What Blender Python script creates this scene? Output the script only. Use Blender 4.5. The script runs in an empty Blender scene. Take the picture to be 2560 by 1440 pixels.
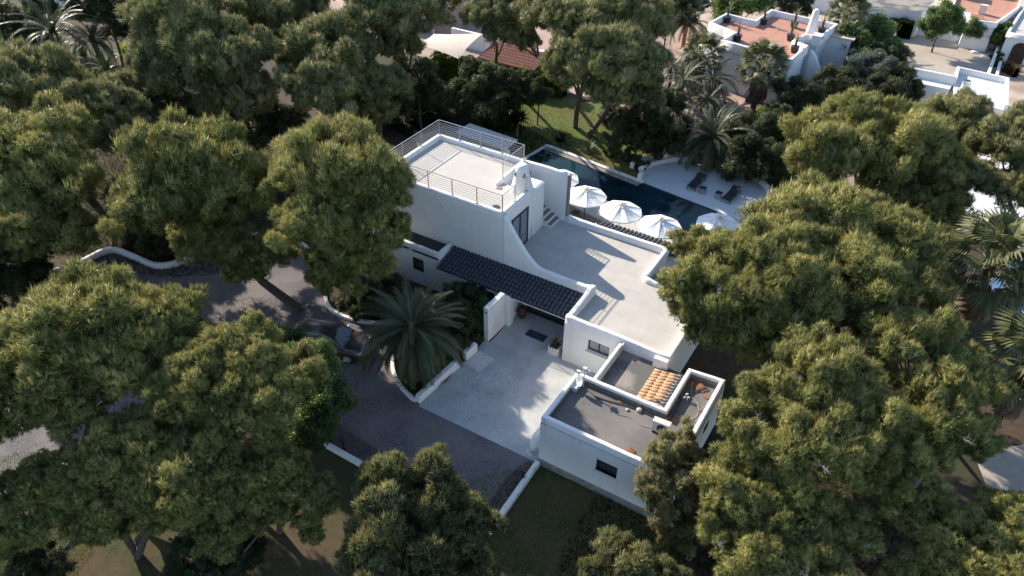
import bpy, math, random
import numpy as np
from mathutils import Vector, Matrix
R = math.radians
sc = bpy.context.scene
COL = sc.collection
# ---------------- camera, sky, sun, exposure ----------------
cam = bpy.data.cameras.new('camera'); cam.lens = 26.63; cam.sensor_width = 36
cam.clip_start = .5; cam.clip_end = 2000
co = bpy.data.objects.new('camera', cam); COL.objects.link(co)
co.matrix_world = Matrix([[0.853737, -0.328994, 0.403604, 0.0], [0.520516, 0.518341, -0.678518, 0.0], [0.014023, 0.789358, 0.613773, 30.0], [0.0, 0.0, 0.0, 1.0]])
sc.camera = co
SUN_EL, SUN_AZ = 30.0, -17.5          # elevation; direction the light travels, degrees from +x
w = bpy.data.worlds.new('World'); sc.world = w; w.use_nodes = True
nt = w.node_tree; bg = nt.nodes['Background']
sky = nt.nodes.new('ShaderNodeTexSky'); sky.sky_type = 'NISHITA'; sky.sun_disc = False
sky.sun_elevation = R(SUN_EL)
tx, ty = math.cos(R(SUN_AZ)), math.sin(R(SUN_AZ))
sky.sun_rotation = math.atan2(-tx, -ty)
sky.air_density = 1.0; sky.dust_density = .6; sky.ozone_density = 2.0
nt.links.new(sky.outputs[0], bg.inputs[0]); bg.inputs[1].default_value = .14
sl = bpy.data.lights.new('sun', 'SUN'); sl.energy = 4.7; sl.angle = R(.53); sl.color = (1, .905, .77)
so = bpy.data.objects.new('sun', sl); COL.objects.link(so)
tr = Vector((tx*math.cos(R(SUN_EL)), ty*math.cos(R(SUN_EL)), -math.sin(R(SUN_EL))))
so.rotation_euler = tr.to_track_quat('-Z', 'Y').to_euler()
sc.view_settings.view_transform = 'Standard'; sc.view_settings.look = 'None'
sc.view_settings.gamma = 1; sc.view_settings.exposure = 0.9; sc.view_settings.use_curve_mapping = False
sc.cycles.max_bounces = 6; sc.cycles.diffuse_bounces = 3; sc.cycles.transparent_max_bounces = 6

# ---------------- helpers ----------------
def mat(name, col, rough=.8, var=.12, scale=1.5, bump=0., bscale=14., spec=.3, col2=None, mscale=None, metal=0, trans=0, stretch=None, thr=(.42,.62)):
    m = bpy.data.materials.new(name); m.use_nodes = True; n = m.node_tree.nodes; l = m.node_tree.links
    b = n['Principled BSDF']; b.inputs['Roughness'].default_value = rough
    b.inputs['Specular IOR Level'].default_value = spec; b.inputs['Metallic'].default_value = metal
    g = n.new('ShaderNodeNewGeometry')
    src = g.outputs['Position']
    if stretch:
        mp = n.new('ShaderNodeMapping'); mp.inputs['Scale'].default_value = stretch; mp.inputs['Rotation'].default_value = (0,0,stretch[2] if False else 0)
        l.new(src, mp.inputs[0]); src = mp.outputs[0]
    t = n.new('ShaderNodeTexNoise'); t.inputs['Scale'].default_value = scale; t.inputs['Detail'].default_value = 6; t.inputs['Roughness'].default_value = .65
    l.new(src, t.inputs['Vector'])
    r = n.new('ShaderNodeValToRGB'); r.color_ramp.elements[0].position = .3; r.color_ramp.elements[1].position = .7
    r.color_ramp.elements[0].color = (*[c*(1-var) for c in col], 1); r.color_ramp.elements[1].color = (*[min(1, c*(1+var)) for c in col], 1)
    l.new(t.outputs[0], r.inputs[0]); out = r.outputs[0]
    if col2:
        t2 = n.new('ShaderNodeTexNoise'); t2.inputs['Scale'].default_value = mscale or .3; t2.inputs['Detail'].default_value = 5
        l.new(src, t2.inputs['Vector'])
        r2 = n.new('ShaderNodeValToRGB'); r2.color_ramp.elements[0].position = thr[0]; r2.color_ramp.elements[1].position = thr[1]
        l.new(t2.outputs[0], r2.inputs[0])
        mx = n.new('ShaderNodeMix'); mx.data_type = 'RGBA'; l.new(r2.outputs[0], mx.inputs[0]); l.new(out, mx.inputs[6])
        mx.inputs[7].default_value = (*col2, 1); out = mx.outputs[2]
    l.new(out, b.inputs['Base Color'])
    if bump:
        t3 = n.new('ShaderNodeTexNoise'); t3.inputs['Scale'].default_value = bscale; t3.inputs['Detail'].default_value = 4
        l.new(src, t3.inputs['Vector'])
        bp = n.new('ShaderNodeBump'); bp.inputs['Strength'].default_value = bump; bp.inputs['Distance'].default_value = .05
        l.new(t3.outputs[0], bp.inputs['Height']); l.new(bp.outputs[0], b.inputs['Normal'])
    return m
def joints(m, step, width, dark, rot=0., off=(0, 0)):
    """faint joint lines between cast slabs, mixed into a material's colour"""
    n = m.node_tree.nodes; l = m.node_tree.links; b = n['Principled BSDF']
    src = b.inputs['Base Color'].links[0].from_socket
    g = n.new('ShaderNodeNewGeometry'); mp = n.new('ShaderNodeMapping'); mp.inputs['Rotation'].default_value = (0, 0, rot); mp.inputs['Location'].default_value = (*off, 0)
    l.new(g.outputs['Position'], mp.inputs[0])
    br = n.new('ShaderNodeTexBrick'); br.offset = 0; br.inputs['Scale'].default_value = 1; br.inputs['Mortar Size'].default_value = width
    br.inputs['Brick Width'].default_value = step[0]; br.inputs['Row Height'].default_value = step[1]; br.inputs['Mortar Smooth'].default_value = .3
    br.inputs['Color1'].default_value = (1,1,1,1); br.inputs['Color2'].default_value = (.93,.93,.93,1); br.inputs['Mortar'].default_value = (dark,dark,dark,1)
    l.new(mp.outputs[0], br.inputs['Vector'])
    mx = n.new('ShaderNodeMix'); mx.data_type = 'RGBA'; mx.blend_type = 'MULTIPLY'; mx.inputs[0].default_value = 1
    l.new(src, mx.inputs[6]); l.new(br.outputs[0], mx.inputs[7]); l.new(mx.outputs[2], b.inputs['Base Color'])
    return m
def leafmat(name, stops, trans=.25, rough=.6, spec=.25, soft=0):
    m = bpy.data.materials.new(name); m.use_nodes = True; n = m.node_tree.nodes; l = m.node_tree.links
    b = n['Principled BSDF']; b.inputs['Roughness'].default_value = rough; b.inputs['Specular IOR Level'].default_value = spec
    a = n.new('ShaderNodeAttribute'); a.attribute_name = 'tint'
    oi = n.new('ShaderNodeObjectInfo')
    ad = n.new('ShaderNodeMath'); ad.operation = 'MULTIPLY_ADD'; ad.inputs[1].default_value = .16; l.new(oi.outputs['Random'], ad.inputs[0]); l.new(a.outputs['Fac'], ad.inputs[2])
    sb = n.new('ShaderNodeMath'); sb.operation = 'SUBTRACT'; sb.inputs[1].default_value = .08; l.new(ad.outputs[0], sb.inputs[0])
    r = n.new('ShaderNodeValToRGB'); e = r.color_ramp.elements
    while len(e) < len(stops): e.new(.5)
    for k, (p, c) in enumerate(stops): e[k].position = p; e[k].color = (*c, 1)
    l.new(sb.outputs[0], r.inputs[0]); l.new(r.outputs[0], b.inputs['Base Color'])
    nn = None
    if soft:
        an = n.new('ShaderNodeAttribute'); an.attribute_name = 'clump'; vt = n.new('ShaderNodeVectorTransform'); vt.vector_type = 'NORMAL'; vt.convert_from = 'OBJECT'; vt.convert_to = 'WORLD'
        l.new(an.outputs['Vector'], vt.inputs[0]); gg = n.new('ShaderNodeNewGeometry')
        sc_ = n.new('ShaderNodeVectorMath'); sc_.operation = 'SCALE'; sc_.inputs['Scale'].default_value = soft; l.new(vt.outputs[0], sc_.inputs[0])
        av = n.new('ShaderNodeVectorMath'); av.operation = 'ADD'; l.new(sc_.outputs[0], av.inputs[0]); l.new(gg.outputs['Normal'], av.inputs[1])
        no = n.new('ShaderNodeVectorMath'); no.operation = 'NORMALIZE'; l.new(av.outputs[0], no.inputs[0]); nn = no.outputs[0]; l.new(nn, b.inputs['Normal'])
    if trans:
        ts = n.new('ShaderNodeBsdfTranslucent'); l.new(r.outputs[0], ts.inputs[0])
        if nn is not None and soft: pass
        mx = n.new('ShaderNodeMixShader'); mx.inputs[0].default_value = trans
        l.new(b.outputs[0], mx.inputs[1]); l.new(ts.outputs[0], mx.inputs[2]); l.new(mx.outputs[0], n['Material Output'].inputs[0])
    return m
M = {}
M['plaster'] = mat('white_plaster', (.76,.757,.745), .85, .035, 1.2, .35, 9, col2=(.70,.69,.66), mscale=.5, thr=(.6,.8))
M['plaster_worn'] = mat('worn_white_plaster', (.72,.71,.68), .9, .08, 2.5, .5, 8, col2=(.42,.38,.33), mscale=2.2, thr=(.58,.72))
def streaks(m, dark=.80, lo=.56, hi=.78, sc=(3.5,3.5,.28)):
    n = m.node_tree.nodes; l = m.node_tree.links; b = n['Principled BSDF']; src = b.inputs['Base Color'].links[0].from_socket
    g = n.new('ShaderNodeNewGeometry'); mp = n.new('ShaderNodeMapping'); mp.inputs['Scale'].default_value = sc; l.new(g.outputs['Position'], mp.inputs[0])
    t = n.new('ShaderNodeTexNoise'); t.inputs['Scale'].default_value = 1; t.inputs['Detail'].default_value = 7; t.inputs['Roughness'].default_value = .7; l.new(mp.outputs[0], t.inputs['Vector'])
    r = n.new('ShaderNodeValToRGB'); r.color_ramp.elements[0].position = lo; r.color_ramp.elements[1].position = hi; r.color_ramp.elements[0].color = (1,1,1,1); r.color_ramp.elements[1].color = (dark,dark*.985,dark*.95,1); l.new(t.outputs[0], r.inputs[0])
    mx = n.new('ShaderNodeMix'); mx.data_type = 'RGBA'; mx.blend_type = 'MULTIPLY'; mx.inputs[0].default_value = 1
    l.new(src, mx.inputs[6]); l.new(r.outputs[0], mx.inputs[7]); l.new(mx.outputs[2], b.inputs['Base Color'])
streaks(M['plaster']); streaks(M['plaster_worn'], .7)
M['sill'] = mat('warm_sill', (.60,.57,.52), .8, .06, 5)
M['terrace'] = joints(mat('terrace_floor', (.485,.455,.412), .75, .09, 1.1, .15, 20, col2=(.46,.43,.385), mscale=.7, thr=(.5,.7)), (1.2,1.2), .012, .80)
M['roofdeck'] = mat('roof_deck', (.50,.468,.425), .8, .07, 1.1, .12, 20, col2=(.49,.455,.41), mscale=.6, thr=(.5,.7))
M['court'] = joints(mat('courtyard_concrete', (.46,.465,.455), .7, .08, 1.2, .2, 18, col2=(.36,.365,.36), mscale=.8, thr=(.45,.7)), (2.4,2.4), .008, .80)
M['asphalt'] = joints(mat('driveway_surface', (.165,.15,.15), .9, .45, 7, 1.0, 30, col2=(.225,.20,.19), mscale=.5), (.22,.12), .012, .72, rot=.5)
M['bitumen'] = mat('grey_roof_felt', (.145,.137,.13), .9, .16, 2.5, .2, 30, col2=(.20,.185,.17), mscale=.45)
M['bitumen_dark'] = mat('dark_roof_felt', (.045,.045,.052), .9, .3, 4, .2, 30)
M['cement'] = mat('patched_cement', (.30,.265,.23), .9, .2, 2.2, .3, 20, col2=(.13,.125,.12), mscale=.55, thr=(.45,.55))
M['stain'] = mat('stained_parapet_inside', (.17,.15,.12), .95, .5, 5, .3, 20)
M['tile_dark'] = mat('slate_blue_glazed_tile', (.042,.049,.062), .5, .4, 7, .1, 20, spec=.5)
M['tile_terra'] = mat('terracotta_tile', (.48,.29,.16), .8, .38, 6, .15, 20)
M['tile_pink'] = mat('dusty_red_tile', (.33,.15,.11), .8, .25, 3, .1, 20)
M['tile_cream'] = mat('cream_tile', (.62,.48,.33), .8, .25, 4)
M['terracotta'] = joints(mat('terracotta_paving', (.46,.235,.165), .8, .12, 1.5, .05, 20), (.4,.4), .02, .85)
M['metal'] = mat('brushed_steel', (.55,.52,.49), .38, .05, 8, metal=.75)
M['galv'] = mat('pale_painted_metal', (.60,.60,.58), .5, .08, 8)
M['dark'] = mat('dark_frame', (.03,.032,.036), .4, .1, 8)
M['black'] = mat('black_metal', (.018,.018,.022), .35, .1, 8, spec=.5)
M['mesh'] = mat('black_sling_fabric', (.03,.03,.036), .7, .2, 14)
M['glass'] = mat('window_glass', (.035,.045,.055), .06, .1, 2, spec=1.0)
M['pane'] = mat('curtained_glass', (.20,.23,.26), .08, .25, 3, spec=1.0)
M['soil'] = mat('pine_litter_soil', (.075,.050,.033), .95, .35, 2.5, .6, 12, col2=(.04,.045,.02), mscale=.13, thr=(.42,.6))
M['bedsoil'] = mat('planting_soil', (.07,.048,.032), .95, .4, 4, .8, 12)
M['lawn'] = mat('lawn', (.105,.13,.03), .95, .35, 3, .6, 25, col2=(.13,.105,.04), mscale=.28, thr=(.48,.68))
M['lawn_painted_shade'] = mat('shaded_lawn', (.050,.054,.020), .95, .4, 3, .6, 25, col2=(.085,.062,.034), mscale=.35, thr=(.42,.58))  # same grass with shade put into a darker colour, plus brown soil patches
M['dirt'] = mat('sandy_earth', (.46,.37,.29), .95, .18, 1.2, .4, 9, col2=(.30,.22,.17), mscale=.3)
M['pink'] = mat('pink_gravel', (.42,.30,.25), .95, .15, 1.2, .3, 9, col2=(.34,.25,.21), mscale=.3)
M['gravel'] = mat('gravel', (.42,.365,.30), .95, .14, 3, .3, 30, col2=(.36,.31,.26), mscale=.4)
M['deckwhite'] = mat('white_washed_paving', (.60,.62,.63), .8, .06, 2.5, .15, 16, col2=(.50,.50,.50), mscale=.5, thr=(.6,.8))
M['deck'] = mat('pool_side_paving', (.52,.50,.47), .7, .06, 1.2, .1, 16, col2=(.47,.45,.42), mscale=.6)
M['deckbrown'] = mat('brown_deck', (.22,.185,.155), .8, .12, 3)
M['pooltile'] = joints(mat('dark_pool_tile', (.045,.075,.085), .4, .3, 3, col2=(.03,.045,.055), mscale=.5), (.6,.6), .012, .7)
M['stone'] = mat('rough_stone', (.27,.235,.20), .95, .35, 4, 1, 8)
M['rock'] = mat('pale_rock', (.52,.44,.35), .9, .2, 5, .5, 9)
M['bark'] = mat('pine_bark', (.115,.085,.07), .95, .4, 7, 1, 16)
M['palmbark'] = mat('palm_trunk_bark', (.13,.095,.065), .95, .45, 7, 1, 14)
M['deadwood'] = mat('bleached_twig', (.34,.31,.28), .9, .15, 6)
M['canvas'] = mat('white_canvas', (.86,.85,.82), .85, .03, 3, .05, 12)
M['sail'] = mat('beige_sailcloth', (.62,.52,.43), .85, .05, 2)
M['cushion'] = mat('brown_cushion', (.085,.072,.062), .9, .15, 6)
M['teal'] = mat('teal_towel', (.05,.22,.28), .9, .15, 6)
M['rubble'] = mat('dry_needles', (.22,.11,.065), .95, .4, 9, .8, 25)
M['cable'] = mat('black_cable', (.05,.045,.042), .7, .2, 6)
M['cablepale'] = mat('grey_cable', (.35,.33,.31), .7, .1, 6)
M['rust'] = mat('rust_stone', (.34,.16,.09), .95, .25, 5, .5, 16)
M['redcloth'] = mat('dark_red_cloth', (.16,.03,.05), .9, .2, 6)
M['blue'] = mat('pale_blue_cover', (.30,.50,.62), .7, .1, 3)
M['tarp'] = joints(mat('blue_pool_cover', (.10,.20,.36), .5, .15, 2), (.5,30), .05, .6, rot=.5)
M['paint'] = mat('grey_car_paint', (.14,.125,.115), .25, .05, 2, metal=.7, spec=.6)
M['paintwhite'] = mat('white_car_paint', (.72,.74,.76), .25, .03, 2, spec=.6)
M['tyre'] = mat('tyre_rubber', (.015,.015,.016), .8, .2, 10)
M['lampglass'] = mat('headlamp_glass', (.45,.45,.42), .1, .1, 5, spec=1)
M['doorwood'] = mat('dark_door_wood', (.06,.03,.022), .6, .3, 5)
M['basket'] = mat('pale_wicker', (.55,.52,.48), .8, .2, 15)
M['canvas'].node_tree.nodes['Principled BSDF'].inputs['Subsurface Weight'].default_value = 0
pine_stops = [(0, (.050,.060,.019)), (.33, (.18,.195,.053)), (.62, (.41,.40,.105)), (1, (.58,.45,.18))]
M['pine'] = leafmat('pine_needles', pine_stops, .24, .5, .28, soft=1.6)
M['pine_haze'] = leafmat('haze_greyed_pine_needles', [(0, (.048,.058,.021)), (.33, (.165,.183,.062)), (.62, (.33,.33,.118)), (1, (.54,.44,.21))], .24, .5, .28, soft=1.6)  # far pines: distance haze put into a greyer needle colour
M['juniper'] = leafmat('juniper_sprays', [(0, (.055,.062,.025)), (.4, (.19,.20,.078)), (.75, (.32,.31,.13)), (1, (.42,.34,.18))], .35, .6, .15, soft=1.5)
M['jbrown'] = leafmat('brown_juniper_sprays', [(0, (.11,.11,.05)), (.4, (.32,.30,.14)), (.75, (.46,.42,.22)), (1, (.56,.47,.32))], .5, .6, .15, soft=1.2)
M['leafy'] = leafmat('glossy_leaves', [(0, (.03,.06,.016)), (.5, (.11,.18,.04)), (1, (.24,.32,.09))], .4, .4, .4, soft=1.2)
M['bushy'] = leafmat('dark_leaves', [(0, (.025,.034,.016)), (.5, (.075,.092,.036)), (1, (.17,.18,.075))], .35, .5, .3, soft=1.4)
M['silver'] = leafmat('silver_leaves', [(0, (.07,.085,.06)), (.5, (.16,.19,.14)), (1, (.30,.33,.26))], .2, .6, .3, soft=1.2)
M['hedge'] = leafmat('yellow_green_hedge_leaves', [(0, (.05,.085,.012)), (.5, (.17,.24,.03)), (1, (.33,.38,.06))], .35, .5, .3)
M['palm'] = leafmat('palm_leaflets', [(0, (.028,.036,.014)), (.5, (.062,.076,.028)), (1, (.15,.145,.065))], .2, .45, .45)
M['fan'] = leafmat('fan_leaves', [(0, (.05,.06,.025)), (.5, (.12,.135,.05)), (1, (.30,.28,.14))], .3, .45, .4)
M['skirt'] = leafmat('dead_fronds', [(0, (.08,.055,.038)), (.5, (.19,.135,.09)), (1, (.33,.25,.17))], .1, .8, .2)
M['banana'] = leafmat('banana_leaves', [(0, (.06,.11,.02)), (.5, (.16,.26,.045)), (1, (.36,.38,.05))], .4, .35, .5)
M['flower'] = leafmat('bougainvillea', [(0, (.05,.06,.02)), (.55, (.10,.09,.03)), (1, (.40,.05,.10))], .3, .6)

class MB:
    def __init__(s): s.v = []; s.f = []; s.m = []; s.mats = []
    def mi(s, m):
        if m not in s.mats: s.mats.append(m)
        return s.mats.index(m)
    def add(s, vs, fs, m=None):
        o = len(s.v); s.v += [tuple(v) for v in vs]; s.f += [tuple(i+o for i in f) for f in fs]; s.m += [s.mi(m)]*len(fs) if m else [0]*len(fs)
        return s
    def box(s, x0, x1, y0, y1, z0, z1, m=None):
        return s.add([(x0,y0,z0),(x1,y0,z0),(x1,y1,z0),(x0,y1,z0),(x0,y0,z1),(x1,y0,z1),(x1,y1,z1),(x0,y1,z1)],
                     [(0,3,2,1),(4,5,6,7),(0,1,5,4),(1,2,6,5),(2,3,7,6),(3,0,4,7)], m)
    def prism(s, poly, z0, z1, m=None):
        n = len(poly)
        a = sum(poly[i][0]*poly[(i+1)%n][1]-poly[(i+1)%n][0]*poly[i][1] for i in range(n))
        if a < 0: poly = poly[::-1]
        vs = [(x,y,z0) for x,y in poly]+[(x,y,z1) for x,y in poly]
        return s.add(vs, [tuple(range(n))[::-1], tuple(range(n,2*n))]+[(i,(i+1)%n,(i+1)%n+n,i+n) for i in range(n)], m)
    def tube(s, pts, rad, seg=8, m=None, cap=True):
        pts = [Vector(p) for p in pts]; n = len(pts)
        rad = rad if isinstance(rad, (list, tuple)) else [rad]*n
        vs = []; fs = []
        for i, p in enumerate(pts):
            d = (pts[min(i+1,n-1)]-pts[max(i-1,0)]).normalized()
            u = d.cross(Vector((0,0,1)) if abs(d.z) < .9 else Vector((1,0,0))).normalized(); v = d.cross(u)
            for k in range(seg):
                a = 2*math.pi*k/seg; vs.append(p+(u*math.cos(a)+v*math.sin(a))*rad[i])
        for i in range(n-1):
            for k in range(seg):
                a = i*seg+k; b = i*seg+(k+1)%seg; fs.append((a,b,b+seg,a+seg))
        if cap: fs += [tuple(range(seg)), tuple(range((n-1)*seg, n*seg))[::-1]]
        return s.add(vs, fs, m)
    def lathe(s, prof, c=(0,0,0), seg=20, m=None):
        vs = []; fs = []
        for r, z in prof:
            for k in range(seg):
                a = 2*math.pi*k/seg; vs.append((c[0]+r*math.cos(a), c[1]+r*math.sin(a), c[2]+z))
        for i in range(len(prof)-1):
            for k in range(seg):
                a = i*seg+k; b = i*seg+(k+1)%seg; fs.append((a,b,b+seg,a+seg))
        fs += [tuple(range(seg))[::-1], tuple(range((len(prof)-1)*seg, len(prof)*seg))]
        return s.add(vs, fs, m)
    def parapet(s, path, th, zb, m=None, closed=False, wob=.0, seed=0, step=.35):
        """hand-rendered wall with a rounded top along a path of (x, y, ztop)"""
        rr = random.Random(seed); P = [Vector(p) for p in path]
        if closed: P = P+[P[0]]
        Q = []
        for a, b in zip(P, P[1:]):
            k = max(1, int((b-a).length/step))
            for i in range(k):
                Q.append((a.lerp(b, i/k), i == 0))
        if not closed: Q.append((P[-1], True))
        n = len(Q); prof = [(-.5,None),(-.5,-.07),(-.43,-.02),(-.25,0),(.25,0),(.43,-.02),(.5,-.07),(.5,None)]
        vs = []; fs = []; np_ = len(prof)
        for i, (p, corner) in enumerate(Q):
            pa = Q[(i-1)%n][0] if (closed or i) else p; pb = Q[(i+1)%n][0] if (closed or i < n-1) else p
            d1 = (p-pa); d2 = (pb-p); d1.z = d2.z = 0
            if d1.length < 1e-6: d1 = d2
            if d2.length < 1e-6: d2 = d1
            d1.normalize(); d2.normalize(); t = (d1+d2)
            t = t.normalized() if t.length > 1e-3 else d1
            nrm = Vector((-t.y, t.x, 0)); k = 1/max(.4, t.dot(d1))
            dz = rr.uniform(-wob, wob)
            for u, z in prof:
                q = p+nrm*(u*th*k); vs.append((q.x, q.y, zb if z is None else p.z+z*min(1, th/.3)+dz))
        for i in range(n if closed else n-1):
            a = i*np_; b = ((i+1)%n)*np_
            for k in range(np_-1): fs.append((a+k, b+k, b+k+1, a+k+1))
        if not closed:
            fs.append(tuple(range(np_))); fs.append(tuple(range((n-1)*np_, n*np_))[::-1])
        return s.add(vs, fs, m)
    def build(s, name, m=None, parent=None, smooth=False, bevel=0):
        me = bpy.data.meshes.new(name); me.from_pydata(s.v, [], s.f)
        if s.mats and (m is None):
            for k in s.mats: me.materials.append(M[k])
            me.polygons.foreach_set('material_index', s.m)
        else: me.materials.append(M[m])
        if smooth: me.polygons.foreach_set('use_smooth', [True]*len(me.polygons))
        me.update()
        o = bpy.data.objects.new(name, me); COL.objects.link(o); o.parent = parent
        if bevel:
            b = o.modifiers.new('bevel', 'BEVEL'); b.width = bevel; b.segments = 2; b.limit_method = 'ANGLE'
        return o
def empty(name, loc, label, cat, group=None, rz=0):
    o = bpy.data.objects.new(name, None); COL.objects.link(o); o.location = loc; o.rotation_euler = (0,0,rz)
    return tag(o, label, cat, group)
def tag(o, label, cat, group=None):
    o['label'] = label; o['category'] = cat
    if group: o['group'] = group
    return o
def struct(o): o['kind'] = 'structure'; return o
def stuff(o, label=None, cat=None):
    o['kind'] = 'stuff'
    if label: o['label'] = label
    if cat: o['category'] = cat
    return o
def inst(me, name, parent, loc=(0,0,0), rot=(0,0,0), scale=(1,1,1)):
    o = bpy.data.objects.new(name, me); COL.objects.link(o); o.parent = parent
    o.location = loc; o.rotation_euler = rot; o.scale = scale
    return o
def copy_tree(o, parent=None):
    c = o.copy(); COL.objects.link(c); c.parent = parent
    for ch in o.children: copy_tree(ch, c)
    return c
def meshof(mb, name, m, smooth=False):
    me = bpy.data.meshes.new(name); me.from_pydata(mb.v, [], mb.f)
    if mb.mats and m is None:
        for k in mb.mats: me.materials.append(M[k])
        me.polygons.foreach_set('material_index', mb.m)
    else: me.materials.append(M[m])
    if smooth: me.polygons.foreach_set('use_smooth', [True]*len(me.polygons))
    me.update(); return me
def carve(o, boxes):
    cut = MB()
    for b in boxes: cut.box(*b)
    c = cut.build('cut', 'dark'); md = o.modifiers.new('cut', 'BOOLEAN'); md.operation = 'DIFFERENCE'; md.object = c; md.solver = 'EXACT'
    bpy.context.view_layer.update(); me = bpy.data.meshes.new_from_object(o.evaluated_get(bpy.context.evaluated_depsgraph_get()))
    o.modifiers.clear(); o.data = me; bpy.data.objects.remove(c); return o
def sheet(name, poly, z, m, kind=True):
    n = len(poly); mb = MB(); a = sum(poly[i][0]*poly[(i+1)%n][1]-poly[(i+1)%n][0]*poly[i][1] for i in range(n))
    if a < 0: poly = poly[::-1]
    mb.add([(x,y,z) for x,y in poly], [tuple(range(n))], m)
    o = mb.build(name, m)
    return struct(o) if kind else o
def smoothpath(pts, k=5):
    out = []; n = len(pts)
    for i in range(n-1):
        p0, p1, p2, p3 = [np.array(pts[min(max(j,0),n-1)], float) for j in (i-1,i,i+1,i+2)]
        for t in np.linspace(0,1,k,endpoint=False):
            out.append(tuple(.5*((2*p1)+(-p0+p2)*t+(2*p0-5*p1+4*p2-p3)*t*t+(-p0+3*p1-3*p2+p3)*t**3)))
    out.append(tuple(pts[-1])); return out
# ---------------- the ground ----------------
sheet('ground', [(-400,-150),(300,-150),(300,500),(-400,500)], 0, 'soil')
sheet('driveway', [(-45.2,18.3),(-45.0,19.3),(-44.99,21.3),(-44.4,22.1),(-42.6,22.3),(-40.7,22.4),(-39.9,23),(-39.6,23.9),(-39.3,26),(-38.56,27.66),(-37.76,28.8),(-35.4,29.5),(-33,29),(-30.5,27),(-28.5,25.46),(-27.2,25.1),(-25.9,25.3),(-24.1,26),(-23,25.6),(-22.3,24.4),(-21.9,23.6),(-21.2,22.9),(-20.4,22.3),(-19.2,21.8),(-18.5,21.75),(-11.2,21.75),(-11.2,17.2),(-17.6,16.95),(-21,17),(-23,17.06),(-25.4,16.87),(-27.2,15.98),(-28.2,14.8),(-29.76,11.8),(-30.9,8.6),(-31.7,6.5),(-34,0),(-42,0),(-40,8),(-37,12),(-36,15.5),(-38,17.5),(-42,17.2)], .012, 'asphalt')
sheet('courtyard', [(-18.6,21.65),(-11.2,21.72),(-11.2,25.6),(-10.3,25.6),(-10.3,29.05),(-13.7,29.05),(-13.7,31.6),(-18.1,31.6),(-18.1,28),(-18.45,28),(-18.45,26.9),(-18.55,22)], .024, 'court')
lp = []
for k in range(40):
    a = 2*math.pi*k/40; lp.append((-26+13*math.cos(a)*(1+.08*math.sin(3*a)), 54.5+6.6*math.sin(a)*(1+.1*math.cos(4*a))-.15*13*math.cos(a)))
sheet('lawn', lp, .010, 'lawn')
sheet('front_lawn', [(-11,21.5),(-11.05,17.1),(-13,16),(-14,9),(-4,6),(1,12),(0,20),(-4,21.6)], .008, 'lawn_painted_shade')
sheet('back_patio', [(-60,62),(-38,62.2),(-27.5,62.5),(-22,62),(-16,64),(-14,70),(-19,80),(-30,90),(-60,82)], .014, 'pink')
sheet('far_ground', [(-200,60),(-60,62),(-60,82),(-30,90),(-19,80),(-10,80),(-9,62),(-3,58),(20,62),(90,70),(160,260),(-250,260)], .009, 'dirt')
sheet('sandy_ground', [(7.42, 33.64), (8.4, 35.17), (10.85, 37.33), (10.98, 32.74), (8.34, 31.36)], .011, 'gravel')
sheet('neighbour_patio', [(1,58),(6,58),(9,62),(12,70),(2,70)], .012, 'deckwhite')
sheet('planting_bed_ground', [(-22.2,24.4),(-21.8,23.6),(-21.1,22.9),(-20.3,22.4),(-19.2,21.95),(-18.75,22.1),(-18.5,26.9),(-18.5,30),(-23.4,30.2),(-30,30.2),(-28.4,25.6),(-27.1,25.25),(-25.8,25.4),(-24,26.1),(-22.9,25.7)], .03, 'bedsoil')
sheet('pool_deck', [(-24.5,38.3),(-9.5,38.3),(-6,45),(-8,50),(-11.72,48.9),(-12.1,45.2),(-24.8,47.4)], .02, 'deck')
sheet('brown_deck', [(-21.5,38.3),(-15.5,38.3),(-15.2,41.2),(-17.2,43.2),(-21.5,44.2)], .032, 'deckbrown')
cx0, cy0, rc = -13.55, 50.9, 5.35
dk = [(-18.45,50.1)]
for k in range(25):
    a = math.pi*.93-(math.pi*1.02)*k/24; dk.append((cx0+rc*math.cos(a), cy0+rc*math.sin(a)))
dk += [(-8.3,48.6),(-12.1,49.22)]
sheet('sun_deck', dk, .045, 'deckwhite')
sheet('doorstep_slab', [(-18.24,27.05),(-18.34,25.75),(-17.22,25.54),(-17.09,26.89)], .036, 'sill')

sheet('side_lawn', [(-27.5,4),(-25,10.5),(-22.5,14),(-17.5,15.5),(-14.5,12),(-15,5),(-20,2)], .006, 'lawn_painted_shade')
# ---------------- pool ----------------
pool = empty('swimming_pool', (-18,47.5,0), 'long narrow dark blue swimming pool beside the white parasols', 'pool')
def pp(u, v): # pool axes: u along, v across
    c, s = math.cos(-.142), math.sin(-.142); return (-27.6+u*c-v*s, 49.3+u*s+v*c)
W0, W1, L = -1.9, 2.05, 15.9
def poolpoly(u0,u1,v0,v1): return [tuple(np.array(pp(u,v))-np.array((-18,47.5))) for u,v in ((u0,v0),(u1,v0),(u1,v1),(u0,v1))]
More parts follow.
